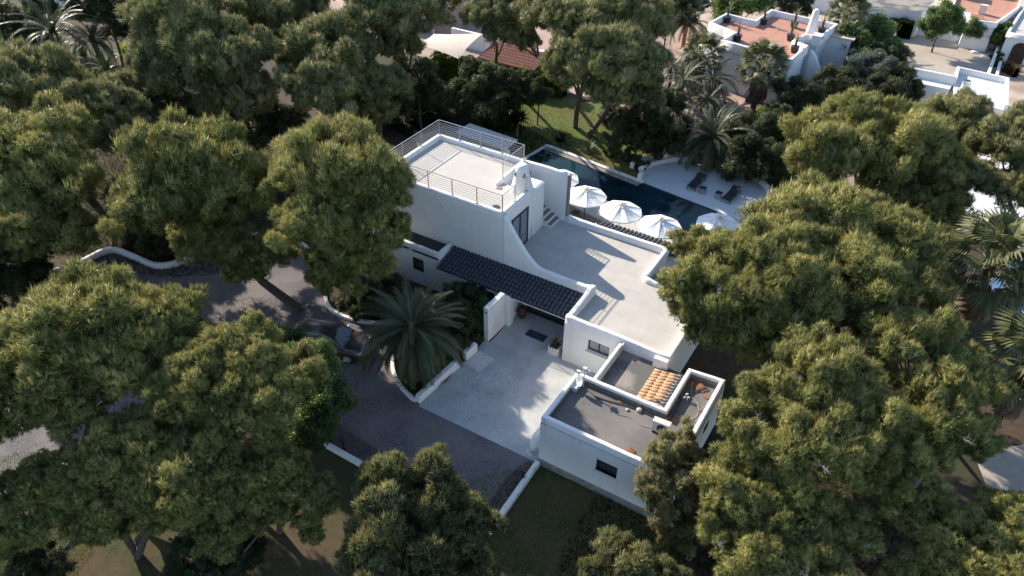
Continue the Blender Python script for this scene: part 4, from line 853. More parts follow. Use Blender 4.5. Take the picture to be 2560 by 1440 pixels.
def dead_twigs(parent, p, size, seed):
    rr = random.Random(seed); mb = MB()
    def grow(a, d, ln, r, lev):
        pts = [a]; 
        for k in range(3): d = (d+Vector((rr.uniform(-.3,.3),rr.uniform(-.3,.3),rr.uniform(-.15,.25)))).normalized(); pts.append(pts[-1]+d*ln/3)
        mb.tube(pts, [r,r*.8,r*.6,r*.35], 4)
        if lev:
            for k in range(4): grow(pts[rr.choice((1,2,3))], (d+Vector((rr.uniform(-1,1),rr.uniform(-1,1),rr.uniform(-.3,.6)))).normalized(), ln*.62, r*.55, lev-1)
    grow(Vector(p), Vector((rr.uniform(-1,1),-.6,.5)).normalized(), size*.7, .014, 3)
    mb.build('dead_branch', 'deadwood', parent)
def tree(name, label, kind, base, crowns, k):
    root = empty(name, (base[0], base[1], 0), label, {'pine':'pine tree','juniper':'juniper','leafy':'tree','bushy':'shrub','silver':'shrub','jbrown':'juniper'}[kind] if 'tree' not in name or kind in ('pine','juniper','jbrown') else 'tree', {'pine':'pine trees round the villa','juniper':'junipers','leafy':'broadleaf trees and shrubs','bushy':'dark trees and shrubs','silver':'silvery shrubs','jbrown':'junipers'}[kind])
    wsum = sum(c[3] for c in crowns); ctr = Vector((sum(c[0]*c[3] for c in crowns)/wsum, sum(c[1]*c[3] for c in crowns)/wsum, sum(c[2]*c[3] for c in crowns)/wsum))
    loc = Vector((base[0], base[1], 0)); top_ = ctr-loc; top_.z = max(.4, top_.z*.82)
    big = max(c[3] for c in crowns); r0 = {'pine': .075*big, 'juniper': .05*big, 'leafy': .06*big, 'bushy': .05*big, 'silver': .04*big, 'jbrown': .05*big}[kind]
    side = Vector((rv.uniform(-.3,.3), rv.uniform(-.3,.3), 0))*(1 if kind == 'pine' else .3)
    p1 = top_*.33+side; p2 = top_*.7+side*.6
    mb = MB(); mb.tube([Vector((0,0,-.1)), Vector((0,0,.15)), p1, p2, top_], [r0*1.45, r0*1.15, r0*.9, r0*.72, r0*.45], 9); mb.build('trunk', 'bark', root, True)
    if 'forked' in label: mb = MB(); mb.tube([(0,0,0), (.5,.3,1.2), (1.3,.9,2.6), (2.2,1.6,4.2)], [r0*1.2, r0, r0*.85, r0*.5], 9); mb.tube([(0,0,0.1), (-.6,.1,1.0), (-1.6,.3,2.2), (-2.6,.4,3.6)], [r0*1.2, r0, r0*.8, r0*.5], 9); mb.build('trunk_fork', 'bark', root, True)
    for c in crowns:
        q = Vector(c[:3])-loc
        lib = CR['pine_haze' if kind == 'pine' and (base[0]**2+base[1]**2)**.5 > 53 else kind]; i = ORDER.get(kind, 0); ORDER[kind] = i+1; me, L = lib[i%len(lib)]
        s = c[3]/UNIT[kind]*1.02; rz = rv.uniform(0, 6.28)
        mb = MB(); a = p2.lerp(p1, rv.uniform(0,.6)); mid = a.lerp(q, .5)+Vector((rv.uniform(-.2,.2),rv.uniform(-.2,.2),-.25))
        e = q-Vector((0,0,c[3]*.2)); mb.tube([a, mid, e], [r0*.55, r0*.42, r0*.2], 6)
        for (lc, lr) in L[:9]:
            cc, ss = math.cos(rz), math.sin(rz); v = Vector((lc[0]*cc-lc[1]*ss, lc[0]*ss+lc[1]*cc, lc[2]))*UNIT[kind]*s
            mb.tube([e.lerp(mid,.3), e.lerp(q+v,.5)+Vector((0,0,-.12)), q+v], [r0*.25, r0*.17, r0*.07], 5)
        mb.build('limb', 'bark', root, True)
        o = inst(me, 'crown', root, q, (rv.uniform(-.12,.12), rv.uniform(-.12,.12), rz), (s*rv.uniform(.93,1.07), s*rv.uniform(.93,1.07), s*rv.uniform(.85,1.0)*(1.15 if kind in ('juniper','jbrown') else 1)))
    return root
TREES = [
('pine_tree','large pine overhanging the left end of the flat roof railing, beside the grey roof terrace','pine',(-26.77, 27.48),[(-25.76, 25.5, 10.6, 3.1), (-23.34, 25.04, 9.8, 2.15), (-28.69, 25.63, 9.3, 2.09), (-23.21, 24.62, 8, 2.05), (-25.18, 22.94, 8.6, 2.3), (-24.44, 23.56, 6.5, 1.81), (-24.6, 24.49, 5.2, 1.99), (-25.88, 23.54, 4.6, 1.44), (-29.71, 29.29, 7, 3.16)]),
('pine_tree','leaning pine whose bare slanting trunk crosses the sunlit driveway','pine',(-29.75, 24.18),[(-35.49, 23.5, 8.5, 3.67), (-35.0, 20.59, 7.5, 2.54), (-32.8, 23.98, 7.8, 2.62), (-37.59, 24.99, 5.5, 3.24), (-34.01, 22.35, 5, 2.1), (-31.27, 22.89, 4, 1.98)]),
('pine_tree','dark pine at the left edge of the photo above the curved white wall','pine',(-46.49, 17.68),[(-46.17, 20.19, 8.2, 3.62), (-42.86, 19.13, 7, 3.17), (-42.92, 16.34, 6, 2.96), (-41.19, 17.76, 5, 2.09)]),
('pine_tree','grey green pine at the left edge, in front of the feather palms','pine',(-51.91, 25.45),[(-54.38, 25.9, 8.2, 3.49), (-50.18, 26.96, 7.2, 2.64), (-53.91, 22.43, 8, 2.93), (-47.68, 26.84, 5.8, 2.35)]),
('pine_tree','tall rounded pine right of the feather palms, near the top left','pine',(-48.55, 35.49),[(-50.8, 36.17, 10, 3.78), (-46.33, 36.08, 8.8, 3.56), (-50.86, 33.9, 7.3, 3.34), (-45.49, 35.71, 6, 2.72)]),
('olive_shrub','pale grey bushy tree between the banana plants and the tall rounded pine','bushy',(-51.64, 33.4),[(-53.15, 33.87, 5, 2.53), (-49.98, 32.88, 4, 2.31)]),
('pine_tree','pine at the upper middle left, directly behind the pine that leans over the roof railing','pine',(-40.63, 41.87),[(-41.36, 41.76, 8.2, 3.7), (-39.6, 38.23, 6.8, 3.11), (-42.56, 46.48, 8.3, 2.46), (-38.67, 42.04, 6.3, 2.17)]),
('pine_tree','dark pine cut by the top edge between the two rounded pines','pine',(-50.1, 45.29),[(-49.7, 44.47, 9.5, 3.65), (-49.59, 47.75, 10, 3.07), (-51.39, 43.36, 7.5, 2.36)]),
('pine_tree','dark pine at the top edge left of the beige shade sail','pine',(-40.31, 48.89),[(-41.55, 48.05, 10, 3.09), (-39.22, 50.28, 9.5, 2.81), (-39.88, 48.16, 7, 1.83)]),
('pine_tree','shaded pine left of the lawn, behind the far corner of the roof railing','pine',(-37.71, 42.39),[(-37.11, 42.99, 6, 2.18), (-38.3, 41.79, 4.5, 2.2)]),
('pine_tree','tall pine with two dark crowns hiding the parking area behind the lawn','pine',(-27.14, 56.07),[(-26.46, 52.83, 10.5, 3.24), (-22.65, 50.18, 9.3, 3.1), (-25.02, 49.77, 8, 2.12), (-21.4, 50.16, 6.8, 1.95)]),
('pine_tree','tall pine with a dark trunk on the lawn nearest the pool','pine',(-25.3, 55.4),[(-22.84, 55.25, 10.5, 3.25), (-20.58, 52.15, 8.8, 2.4), (-19.88, 51.98, 6.5, 1.83)]),
('pine_tree','slender pine rising through the bright green hedge beside the red tiled roof','pine',(-40.38, 63.49),[(-33.74, 52.75, 9.5, 2.46), (-32.69, 52.95, 8, 1.65)]),
('pine_tree','thin leaning pine right of the red tiled roof','pine',(-34.21, 65.3),[(-31.52, 55.45, 9.5, 2.66), (-31.82, 54.08, 7.5, 1.67)]),
('pine_tree','big sunlit pine at the lower left, over the side road','pine',(-30.55, 9.89),[(-28.99, 12.36, 8, 2.93), (-29.57, 9.83, 7.3, 2.58), (-27.12, 14.0, 7.2, 2.27), (-26.41, 11.86, 6.8, 2.17), (-29.36, 8.11, 6, 1.86), (-27.15, 9.77, 6, 1.71)]),
('pine_tree','yellow green pine left of the dark driveway, hiding the back of the car','pine',(-22.89, 12.14),[(-22.5, 14.71, 7.2, 2.01), (-20.57, 14.96, 6.3, 1.92), (-22.83, 12.63, 6.6, 2.04), (-20.86, 13.12, 5.3, 1.89), (-25.25, 14.1, 6.8, 1.62)]),
('pine_tree','shaded pine with a forked trunk near the bottom left corner','pine',(-23.63, 7.94),[(-23.83, 9.56, 5.2, 2.15), (-21.52, 10.22, 5.0, 2.04), (-23.92, 7.85, 4.4, 1.7), (-20.0, 10.66, 4.0, 1.65), (-21.95, 9.26, 3.4, 1.5), (-23.86, 7.49, 3, 1.4), (-19.53, 9.9, 2.8, 1.4)]),
('pine_tree','small dark pine left of the juniper bush at the bottom','pine',(-19.23, 12.11),[(-18.63, 12.29, 4.2, 1.67), (-17.03, 12.27, 3.2, 1.34), (-18.71, 10.93, 3, 1.17)]),
('pine_tree','huge pine covering the right end of the roof terrace','pine',(-3.48, 34.26),[(-4.98, 31.73, 8.8, 2.41), (-5.74, 32.16, 7, 2.63), (-6.21, 29.49, 7.8, 2.39), (-3.48, 36.46, 8.8, 3.0), (-1.67, 32.57, 8.4, 2.95), (-3.56, 29.1, 6.8, 2.15), (-3.46, 30.85, 8.3, 2.64), (-8.18, 32.84, 7.4, 1.67), (-5.71, 28.9, 6.2, 1.93), (-7.05, 29.31, 7.2, 1.55), (-2.51, 29.8, 5.5, 1.72)]),
('pine_tree','broad pine right of the one that covers the terrace end, left of the fan palm','pine',(0.69, 36.18),[(0.04, 38.61, 7.6, 2.64), (1.7, 36.33, 6.6, 2.23), (0.38, 32.48, 6.4, 1.82)]),
('pine_tree','rounded pine behind the half round sun deck at the upper right','pine',(-2.06, 49.1),[(-4.16, 50.88, 8.7, 2.6), (-4.82, 47.16, 7.7, 3.14), (-1.59, 49.7, 8.2, 3.15), (-5.37, 46.63, 6.5, 1.53), (0.94, 50.7, 6.5, 2.56), (1.68, 48.88, 5, 2.15), (-1.13, 49.01, 5.5, 2.19)]),
('pine_tree','pine at the upper right, in front of the gravel roofed house','pine',(2.32, 55.19),[(1.23, 56.66, 7.8, 2.59), (2.81, 56.04, 7, 2.15), (3.31, 52.05, 6, 1.8)]),
('pine_tree','dark pine at the right edge above the fan palm','pine',(7.75, 59.7),[(4.36, 53.83, 7.8, 2.43), (5.58, 58.77, 7.5, 2.17), (4.46, 52.18, 6, 1.66), (5.9, 51.5, 6.5, 1.74)]),
('pine_tree','pine with pale dead twigs beside the right wall of the flat roofed annex','pine',(0.78, 24.57),[(-1.9, 23.25, 7.2, 1.94), (-0.46, 25.62, 8, 2.3), (-0.1, 22.64, 7, 2.18), (-1.71, 21.1, 5.6, 1.74), (1.44, 24.88, 7.4, 2.07), (0.06, 20.96, 5, 1.87)]),
('pine_tree','wide pine at the right, below the fan palm and above the sandy patch','pine',(4.0, 28.06),[(2.62, 30.12, 7.3, 2.38), (4.78, 30.8, 6.4, 1.85), (4.1, 27.82, 6.2, 2.1), (3.23, 24.65, 5.6, 1.69), (5.38, 29.14, 5.2, 1.47), (4.62, 24.57, 4.6, 1.53)]),
('pine_tree','pine at the bottom edge with a spray of bleached branches','pine',(0.83, 20.27),[(-0.84, 19.04, 4.6, 1.83), (1.26, 20.05, 4.2, 1.83), (2.42, 22.14, 4.3, 1.42)]),
('pine_tree','pine filling the bottom right corner','pine',(7.05, 23.41),[(6.54, 22.93, 5, 1.72), (7.86, 25.18, 5, 1.54), (5.46, 22.01, 4, 1.36), (8.39, 23.4, 4.6, 1.33)]),
('pine_tree','dark low pine in the bottom left corner, left of the forked trunk','pine',(-25.85, 5.61),[(-25.63, 5.61, 4.2, 1.74), (-26.05, 4.33, 3.6, 1.57), (-25.9, 7.14, 4.6, 1.3)]),
('pine_tree','unseen pine added past the left edge to shade the ground beside the side road','pine',(-28.37, 4.11),[(-28.51, 4.85, 7, 2.29), (-28.53, 3.12, 6, 2.1), (-27.89, 4.4, 5, 1.41)]),  # stands out of view, added so its crowns shade the lower left ground
('juniper_bush','wide feathery juniper at the bottom middle, over the end of the driveway','juniper',(-12.49, 13.95),[(-14.45, 14.29, 4.6, 1.23), (-12.7, 15.18, 4.3, 1.4), (-11.14, 14.92, 3.6, 1.38), (-12.79, 13.17, 4.2, 1.58), (-13.41, 12.03, 3, 1.43), (-11.34, 12.96, 3.2, 1.65), (-10.06, 13.86, 2.5, 1.28)]),
('juniper_tree','brownish juniper standing against the front wall of the flat roofed annex','jbrown',(-3.64, 21.45),[(-4.95, 22.15, 4.8, 1.06), (-5.27, 21.26, 3.8, 1.03), (-4.01, 21.79, 3.8, 1.12), (-4.32, 21.2, 2.6, 1.3), (-3.64, 20.85, 1.5, 1.14)]),
('juniper_bush','rounded juniper cut off by the bottom edge, right of the dark lawn','juniper',(-4.5, 16.99),[(-4.65, 16.94, 2.6, 1.36), (-3.51, 17.62, 2.2, 1.04), (-5.52, 16.27, 2.2, 0.8)]),
('leafy_tree','glossy bright green tree beside the driveway, below the parked car','leafy',(-21.8, 17.45),[(-22.17, 18.09, 4.3, 1.29), (-20.49, 17.02, 3.8, 1.25), (-19.94, 15.85, 3, 1.12), (-24.84, 18.87, 3.6, 1.07)]),
('conifer_shrub','bushy dark conifer on the lawn behind the pergola roof','bushy',(-34.52, 52.31),[(-34.9, 53.24, 3.6, 1.93), (-34.18, 51.47, 2.2, 2.15)]),
('conifer_shrub','wide shadowy shrub under the bright green hedge, left of the lawn','bushy',(-38.33, 48.38),[(-39.08, 48.93, 3.6, 2.41), (-37.1, 50.51, 2.4, 1.92), (-38.62, 45.66, 4, 1.98)]),
('conifer_shrub','slim grey green shrub right of the bushy dark conifer on the lawn','bushy',(-32.11, 54.77),[(-32.29, 55.04, 3.2, 1.27), (-31.92, 54.48, 2, 1.2)]),
('conifer_shrub','dark shrub behind the left half of the long pool','bushy',(-20.25, 53.5),[(-21.36, 53.37, 2.2, 1.63), (-18.92, 53.65, 1.5, 1.36)]),
('conifer_shrub','dark bushy shrub beside the palm behind the half round deck','bushy',(-11.93, 56.14),[(-12.14, 57.43, 3, 1.91), (-11.71, 54.82, 1.8, 1.88)]),
('conifer_shrub','dark bush at the right end of the half round sun deck','bushy',(-9.14, 54.8),[(-9.74, 55.15, 2.4, 1.48), (-8.41, 54.38, 1.6, 1.22)]),
('conifer_shrub','shaded bush at the left edge of the photo above the lower left pines','bushy',(-45.08, 15.56),[(-46.05, 16.44, 2.2, 2.22), (-43.9, 16.0, 1.2, 1.47), (-44.85, 14.18, 2, 1.9)]),
('conifer_shrub','low shaded bush at the bottom edge, right of the forked trunk','bushy',(-19.47, 9.17),[(-20.32, 8.57, 1.6, 1.16), (-18.97, 8.98, 1.3, 0.99), (-18.9, 10.2, 1.2, 0.85)]),
('conifer_shrub','low bush in the bottom left corner of the photo','bushy',(-25.69, 5.0),[(-26.27, 4.94, 1.5, 1.16), (-25.02, 5.08, 1.2, 0.99)]),
('conifer_shrub','deep green shrub below the white corner of the terracotta roofed house','bushy',(-10.47, 66.45),[(-10.95, 65.95, 3.2, 1.91), (-9.31, 69.07, 3.2, 1.77), (-11.2, 64.09, 2, 1.55)]),
('conifer_shrub','dark tangle of trees between the lawn pines and the palm by the deck','bushy',(-19.36, 54.7),[(-19.92, 56.01, 4, 2.13), (-19.97, 53.19, 3, 1.92), (-18.13, 54.75, 2.5, 1.94)]),
('silver_shrub','silvery grey shrub left of the walled gravel court','silver',(-7.32, 78.07),[(-6.77, 77.45, 3, 1.82), (-8.12, 78.99, 2.8, 1.24)]),
('leafy_tree','green tree between the terracotta roofed house and the walled gravel court','leafy',(-8.27, 84.23),[(-9.69, 81.83, 3.6, 1.52), (-8.23, 86.28, 3.6, 1.65), (-6.74, 84.43, 3, 1.38)]),
('leafy_tree','olive green tree directly below the silvery shrub','bushy',(-6.12, 79.12),[(-6.22, 82.13, 2.6, 1.43), (-4.23, 78.0, 2, 1.52), (-8.2, 77.13, 1.8, 1.31)]),
('leafy_tree','round leafy tree behind the white arch at the top right','leafy',(-2.77, 93.84),[(-2.99, 93.57, 4, 1.53), (-1.82, 94.89, 3, 1.38), (-3.57, 92.97, 3, 1.2)]),
('leafy_tree','small yellowish tree in the planted strip right of the round leafy tree','leafy',(0.9, 101.22),[(0.61, 97.04, 2.2, 1.13)]),
('leafy_tree','clipped green shrub beside the arched dark door at the top right','leafy',(2.99, 98.05),[(3.16, 97.92, 2, 1.22), (2.77, 98.21, 1.4, 0.97)]),
('leafy_tree','dark broadleaf tree at the left of the red sunlit patio near the top','bushy',(-27.23, 76.54),[(-27.55, 74.14, 4, 2.04), (-26.89, 79.11, 4, 1.91)]),
('silver_shrub','pale shrub behind the fan palms near the top, left of the terracotta roof','silver',(-27.7, 84.95),[(-27.44, 85.82, 3, 1.59), (-28.06, 83.71, 3, 1.12)]),
('leafy_tree','dark tree at the top left corner beside the brown trunk','bushy',(-79.88, 40.61),[(-76.82, 37.67, 5, 2.66), (-83.14, 43.75, 5, 2.49)]),
('leafy_tree','dark understorey tree between the leaning pine and the tall rounded pine','bushy',(-45.83, 36.98),[(-45.78, 37.26, 3, 2.55), (-42.92, 37.44, 3, 2.19), (-48.72, 36.21, 3, 2.25)]),
('conifer_shrub','shaded undergrowth bush behind the curved white driveway wall','bushy',(-43.62, 24.15),[(-45.15, 24.6, 2, 2.2), (-41.08, 23.4, 1.2, 1.32)]),
('conifer_shrub','dark shrub between the palm trunk and the white house wall','bushy',(-23.07, 27.32),[(-24.76, 26.61, 1.6, 1.32), (-25.83, 25.61, 1.2, 1.08), (-20.66, 27.86, 1.6, 1.18), (-20.65, 29.51, 1.4, 0.97)]),
('leafy_tree','dark tree at the top edge right of the feather palms','bushy',(-72.06, 43.3),[(-69.49, 43.05, 6, 2.85), (-75.15, 43.61, 6, 2.37)]),
('leafy_tree','leafy tree at the top edge above the left corner of the terracotta roof','leafy',(-22.06, 85.54),[(-22.9, 84.19, 4, 1.96), (-21.12, 87.05, 4, 1.76)]),
('leafy_tree','bushy tree at the top edge above the middle of the terracotta roof','bushy',(-18.01, 91.19),[(-18.87, 90.51, 3.5, 1.62), (-16.91, 92.05, 3, 1.27)]),
('conifer_shrub','dark bush at the near end of the walled gravel court','bushy',(-4.04, 75.55),[(-4.83, 74.29, 2, 1.65), (-3.07, 77.1, 1.6, 1.35)]),
('leafy_tree','tree at the top edge left of the terracotta roofed house','bushy',(-30.95, 76.53),[(-30.95, 76.53, 5, 1.9)]),
]
for k, (n_, l_, kd, b_, cr_) in enumerate(TREES):
    r_ = tree(n_, l_, kd, b_, cr_, k)
    if 'dead twigs' in l_ or 'bleached' in l_ or 'covering the right end' in l_ or 'below the fan palm' in l_:
        for j, c in enumerate(cr_[:4]):
            dead_twigs(r_, (c[0]-b_[0]+rv.uniform(-.8,.8), c[1]-b_[1]-c[3]*.55, c[2]+c[3]*.42), 0.6+(1.3 if 'bleached' in l_ and j == 1 else 0), k*7+j)
# bare brown trunk top left, slanting trunk of another pine
t = empty('bare_trunk', (-83,38.2,0), 'tall reddish bare trunk at the top left corner', 'tree trunk'); mb = MB(); mb.tube([(0,0,0),(-.3,-.3,3),(-.8,-1.2,8),(-1.4,-2.5,14)], [.45,.38,.32,.25], 10); mb.build('trunk', 'rust', t, True)
for x, y, hh, l in ((-30.15,54.6,2.6,'thin dark trunk standing on the sunny lawn, right of the dracaena'),(-21.9,60.6,3.0,'thin pale trunk at the right end of the lawn'),(-19.4,59.2,2.6,'thin dark trunk behind the palm near the patch of sunlit grass')):
    t = empty('young_tree', (x,y,0), l, 'tree', 'thin young trees on the lawn'); mb = MB(); mb.tube([(0,0,0),(.05,.02,hh*.6),(0,.1,hh)], [.08,.06,.04], 7); mb.build('trunk', 'bark', t, True)
    inst(CR['bushy'][0][0], 'crown', t, (0,.1,hh+.5), (0,0,x), (.55,.55,.6))
# ---- palms ----
def leaflet_frond(seed, Lf, npair, ll, droop, lw=.022, m='palm', vee=.6, name='frond'):
    g = random.Random(seed); V = []; F = []; tint = []
    P = []; 
    for k in range(15):
        s = k/14; a = .25-droop*s**1.4   # local elevation change along the rachis
        P.append(P[-1]+Vector((math.cos(a), 0, math.sin(a)))*Lf/14 if P else Vector((0,0,0)))
    def at(s):
        f = s*14; i = min(13, int(f)); return P[i].lerp(P[i+1], f-i), (P[i+1]-P[i]).normalized()
    for i in range(14):
        w_ = .035*(1-i/15); a, b = P[i], P[i+1]; o = len(V)
        V += [a+Vector((0,w_,0)), a-Vector((0,w_,0)), b-Vector((0,w_*.9,0)), b+Vector((0,w_*.9,0))]; F.append((o,o+1,o+2,o+3)); tint.append(.8)
    for k in range(npair):
        s = .12+.87*k/npair; p, d = at(s); l_ = ll*(.45+.55*math.sin(math.pi*min(1,s*1.02+.08)))*g.uniform(.85,1.1)
        for sd in (-1,1):
            up_ = Vector((-d.z,0,d.x)); e = (d*.75+Vector((0,sd*.85,0))+up_*vee*g.uniform(.2,.7)-Vector((0,0,.10))).normalized()
            mid = p+e*l_*.5; tip = p+(e-Vector((0,0,.28))).normalized()*l_; wv = d*lw*g.uniform(.8,1.2); o = len(V)
            V += [p-wv*.6, p+wv*.6, mid+wv, tip, mid-wv]; F += [(o,o+1,o+2,o+4),(o+4,o+2,o+3,o+3)]; tint += [.45+g.uniform(-.2,.2)]*2
    me = bpy.data.meshes.new(name); me.from_pydata([tuple(v) for v in V], [], [f if f[2] != f[3] else f[:3] for f in F]); me.materials.append(M[m])
    a_ = me.attributes.new('tint', 'FLOAT', 'FACE'); a_.data.foreach_set('value', tint); me.update(); return me
PH = [[leaflet_frond(10*d+s, 1, 48, .15, dr*1.1, .006) for s in range(2)] for d, dr in enumerate((.8,1.35,1.9))]
def feather_palm(name, label, base, zc, Lf, nf, seed, trunk_r=.32, lean=(0,0), low=-35, group='feather leaved palms', stem='palmbark', rot=0):
    g = random.Random(seed); t = empty(name, (base[0], base[1], 0), label, 'palm', group)
    top_ = Vector((lean[0], lean[1], zc)); mb = MB(); n = 14
    pts = [Vector((0,0,-.1)).lerp(top_, k/n) for k in range(n+1)]; mb.tube(pts, [trunk_r*(1.1 if k%2 else .93)*(1+.25*(k/n > .8)) for k in range(n+1)], 12); mb.build('trunk', stem, t)
    for k in range(nf):
        f = (k+.5)/nf; el = 72-(72-low)*f**.62+g.uniform(-11,11); az = k*2.39996+g.uniform(-.35,.35)+rot
        me = g.choice(PH[0 if f < .3 else (1 if f < .7 else 2)]); L_ = Lf*g.uniform(.72,1.1)*(.8+.2*min(1,f*3))
        inst(me, 'frond', t, top_+Vector((math.cos(az)*.12, math.sin(az)*.12, .1-.35*f)), (0, -R(el-8), az), (L_, L_, L_)).rotation_euler = Matrix.Rotation(az,4,'Z').__matmul__(Matrix.Rotation(-R(el-14),4,'Y')).to_euler()
    return t
feather_palm('date_palm', 'large dark date palm in the bed between car and courtyard', (-19.95,23.2), 3.9, 3.5, 130, 1, .38, (.1,0))
feather_palm('date_palm', 'broad date palm behind the half round sun deck', (-14.95,57.0), 2.2, 4.3, 100, 2, .4, (0,-.3))
feather_palm('date_palm', 'tall slender palm at the top left with its dark trunk showing', (-73.8,38.7), 5.4, 4.6, 34, 3, .26, (1.8,-1.2), 0)
feather_palm('date_palm', 'smaller palm right of the tall slender palm at the top left', (-72.5,41.5), 3.6, 4.2, 30, 4, .24, (.5,-.5), 0)
feather_palm('date_palm', 'palm with a rusty trunk near the top, left of the terracotta roof', (-26.3,80.0), 3.0, 3.6, 34, 5, .22, (.2,-.4), -10, stem='rust')
for k, (x, y, zc, L_, l) in enumerate(((-21.6,70.0,3.2,2.6,'palm in front of the left corner of the terracotta roofed house'),(-22.6,66.6,3.3,3.2,'palm left of the shaggy fan palm, nearer the lawn'),(-18.6,66.4,3.0,3.2,'palm between the arched door and the shaggy fan palm'),(-17.6,62.8,2.6,3.0,'dark palm behind the date palm at the sun deck'),(-21.6,77.5,2.6,2.6,'arching palm behind the left corner of the terracotta roof'),(-25.6,68.5,2.6,2.8,'low palm beside the red patio'),(-20.2,63.0,3.6,3.2,'slender palm left of the dark palm behind the date palm'),(-9.4,83.0,2.5,2.6,'palm beside the right wing of the terracotta roofed house'),(-10.5,90.5,3.6,3.0,'palm against the white building, above the green tree'))):
    feather_palm('garden_palm', l, (x,y), zc, L_, 30, 20+k, .16, (0,0), -25, 'slender garden palms')
def fan_leaf(seed, name='frond', m='fan'):
    g = random.Random(seed); V = []; F = []; tint = []
    pet = [Vector((0,0,0)), Vector((.32,0,.06)), Vector((.62,0,.04))]
    for a, b in zip(pet, pet[1:]): o = len(V); V += [a+Vector((0,.018,0)),a-Vector((0,.018,0)),b-Vector((0,.014,0)),b+Vector((0,.014,0))]; F.append((o,o+1,o+2,o+3)); tint.append(.95)
    c = pet[-1]; n = 22
    for k in range(n):
        a = R(-105+210*k/(n-1)); l_ = .52*(.72+.28*math.cos(a*.8))*g.uniform(.9,1.08); d = Vector((math.cos(a),math.sin(a),.10*math.cos(a*2)-.02)); s_ = Vector((-math.sin(a),math.cos(a),0))*.03
        q = c+d*l_*.55; tip = c+d*l_*.92+Vector((.0,0,-g.uniform(.12,.26))); o = len(V)
        V += [c, q+s_+Vector((0,0,.012)), tip, q-s_+Vector((0,0,-.012))]; F.append((o,o+1,o+2,o+3)); tint.append(.48+g.uniform(-.22,.28))
    me = bpy.data.meshes.new(name); me.from_pydata([tuple(v) for v in V], [], F); me.materials.append(M[m]); a_ = me.attributes.new('tint','FLOAT','FACE'); a_.data.foreach_set('value', tint); me.update(); return me
FL = [fan_leaf(s) for s in range(3)]; FD = [fan_leaf(9+s, 'dead_frond', 'skirt') for s in range(2)]
def fan_palm(label, base, zc, Lf, seed, nf=34, nd=26, tr=.24, skirt=1.8):
    g = random.Random(seed); t = empty('fan_palm', (*base,0), label, 'palm', 'shaggy fan palms')
    mb = MB(); mb.tube([(0,0,-.1),(.03,0,zc*.5),(0,0,zc)], [tr*1.1,tr,tr*1.1], 10); mb.build('trunk', 'palmbark', t, True)
    for k in range(nf):
        f = (k+.5)/nf; el = 80-110*f; az = k*2.39996+g.uniform(-.2,.2); s = Lf*g.uniform(.85,1.1)
        o = inst(g.choice(FL), 'frond', t, (math.cos(az)*.1, math.sin(az)*.1, zc+.15-.3*f), (0,0,0), (s,s,s)); o.rotation_euler = (Matrix.Rotation(az,4,'Z')@Matrix.Rotation(-R(el),4,'Y')@Matrix.Rotation(g.uniform(-.3,.3),4,'X')).to_euler()
    for k in range(nd):
        az = k*2.39996; f = k/nd; s = Lf*g.uniform(.65,.9); zz = zc-.25-skirt*f
        o = inst(g.choice(FD), 'dead_frond', t, (math.cos(az)*.16, math.sin(az)*.16, zz), (0,0,0), (s,s*.8,s)); o.rotation_euler = (Matrix.Rotation(az,4,'Z')@Matrix.Rotation(R(66+14*g.random()),4,'Y')).to_euler()
fan_palm('shaggy fan palm with a brown skirt in front of the terracotta roofed house', (-14.6,67.2), 4.6, 2.3, 1)
fan_palm('big fan palm with brown hanging leaves near the right edge', (5.0,40.6), 6.9, 2.7, 2, 40, 30, .26, 1.4)
fan_palm('fan palm cut off by the right edge above the wide pine', (7.6,35.2), 5.6, 2.5, 3, 34, 20, .24, 1.2)
fan_palm('fan palm at the right edge, behind the big fan palm', (7.4,44.5), 6.2, 2.4, 33, 34, 20, .24, 1.2)
fan_palm('fan palm behind the chimney of the terracotta roofed house', (-11.4,85.6), 4.8, 2.4, 4, 34, 12, .22, 1.0)
fan_palm('fan palm in the shrubs just left of the terracotta roofed house', (-20.6,68.6), 4.0, 2.1, 5, 30, 16)
# strap-leaved plants
def strap(seed, m, L0=1, w_=.03, n=4, droop=.7, name='leaf'):
    V = []; F = []; tint = []; P = [Vector((0,0,0))]
    for k in range(n): a = .1-droop*(k/n)**1.5; P.append(P[-1]+Vector((math.cos(a),0,math.sin(a)))*L0/n)
    for k in range(n):
        wa = w_*(1 if k else .6); wb = w_*(1-(k+1)/n)*1.1+.001; o = len(V); V += [P[k]+Vector((0,wa if k == 0 else w_*(1-k/n)*1.1+.001,0)), P[k]-Vector((0,wa if k == 0 else w_*(1-k/n)*1.1+.001,0)), P[k+1]-Vector((0,wb,0)), P[k+1]+Vector((0,wb,0))]; F.append((o,o+1,o+2,o+3)); tint.append(.4+.12*k)
    me = bpy.data.meshes.new(name); me.from_pydata([tuple(v) for v in V], [], F); me.materials.append(M[m]); a_ = me.attributes.new('tint','FLOAT','FACE'); a_.data.foreach_set('value', tint); me.update(); return me
SL = {m: strap(1, m, 1, .04, 4, .8) for m in ('silver','palm','banana','fan')}; SL['banana'] = strap(2, 'banana', 1, .13, 5, 1.1)
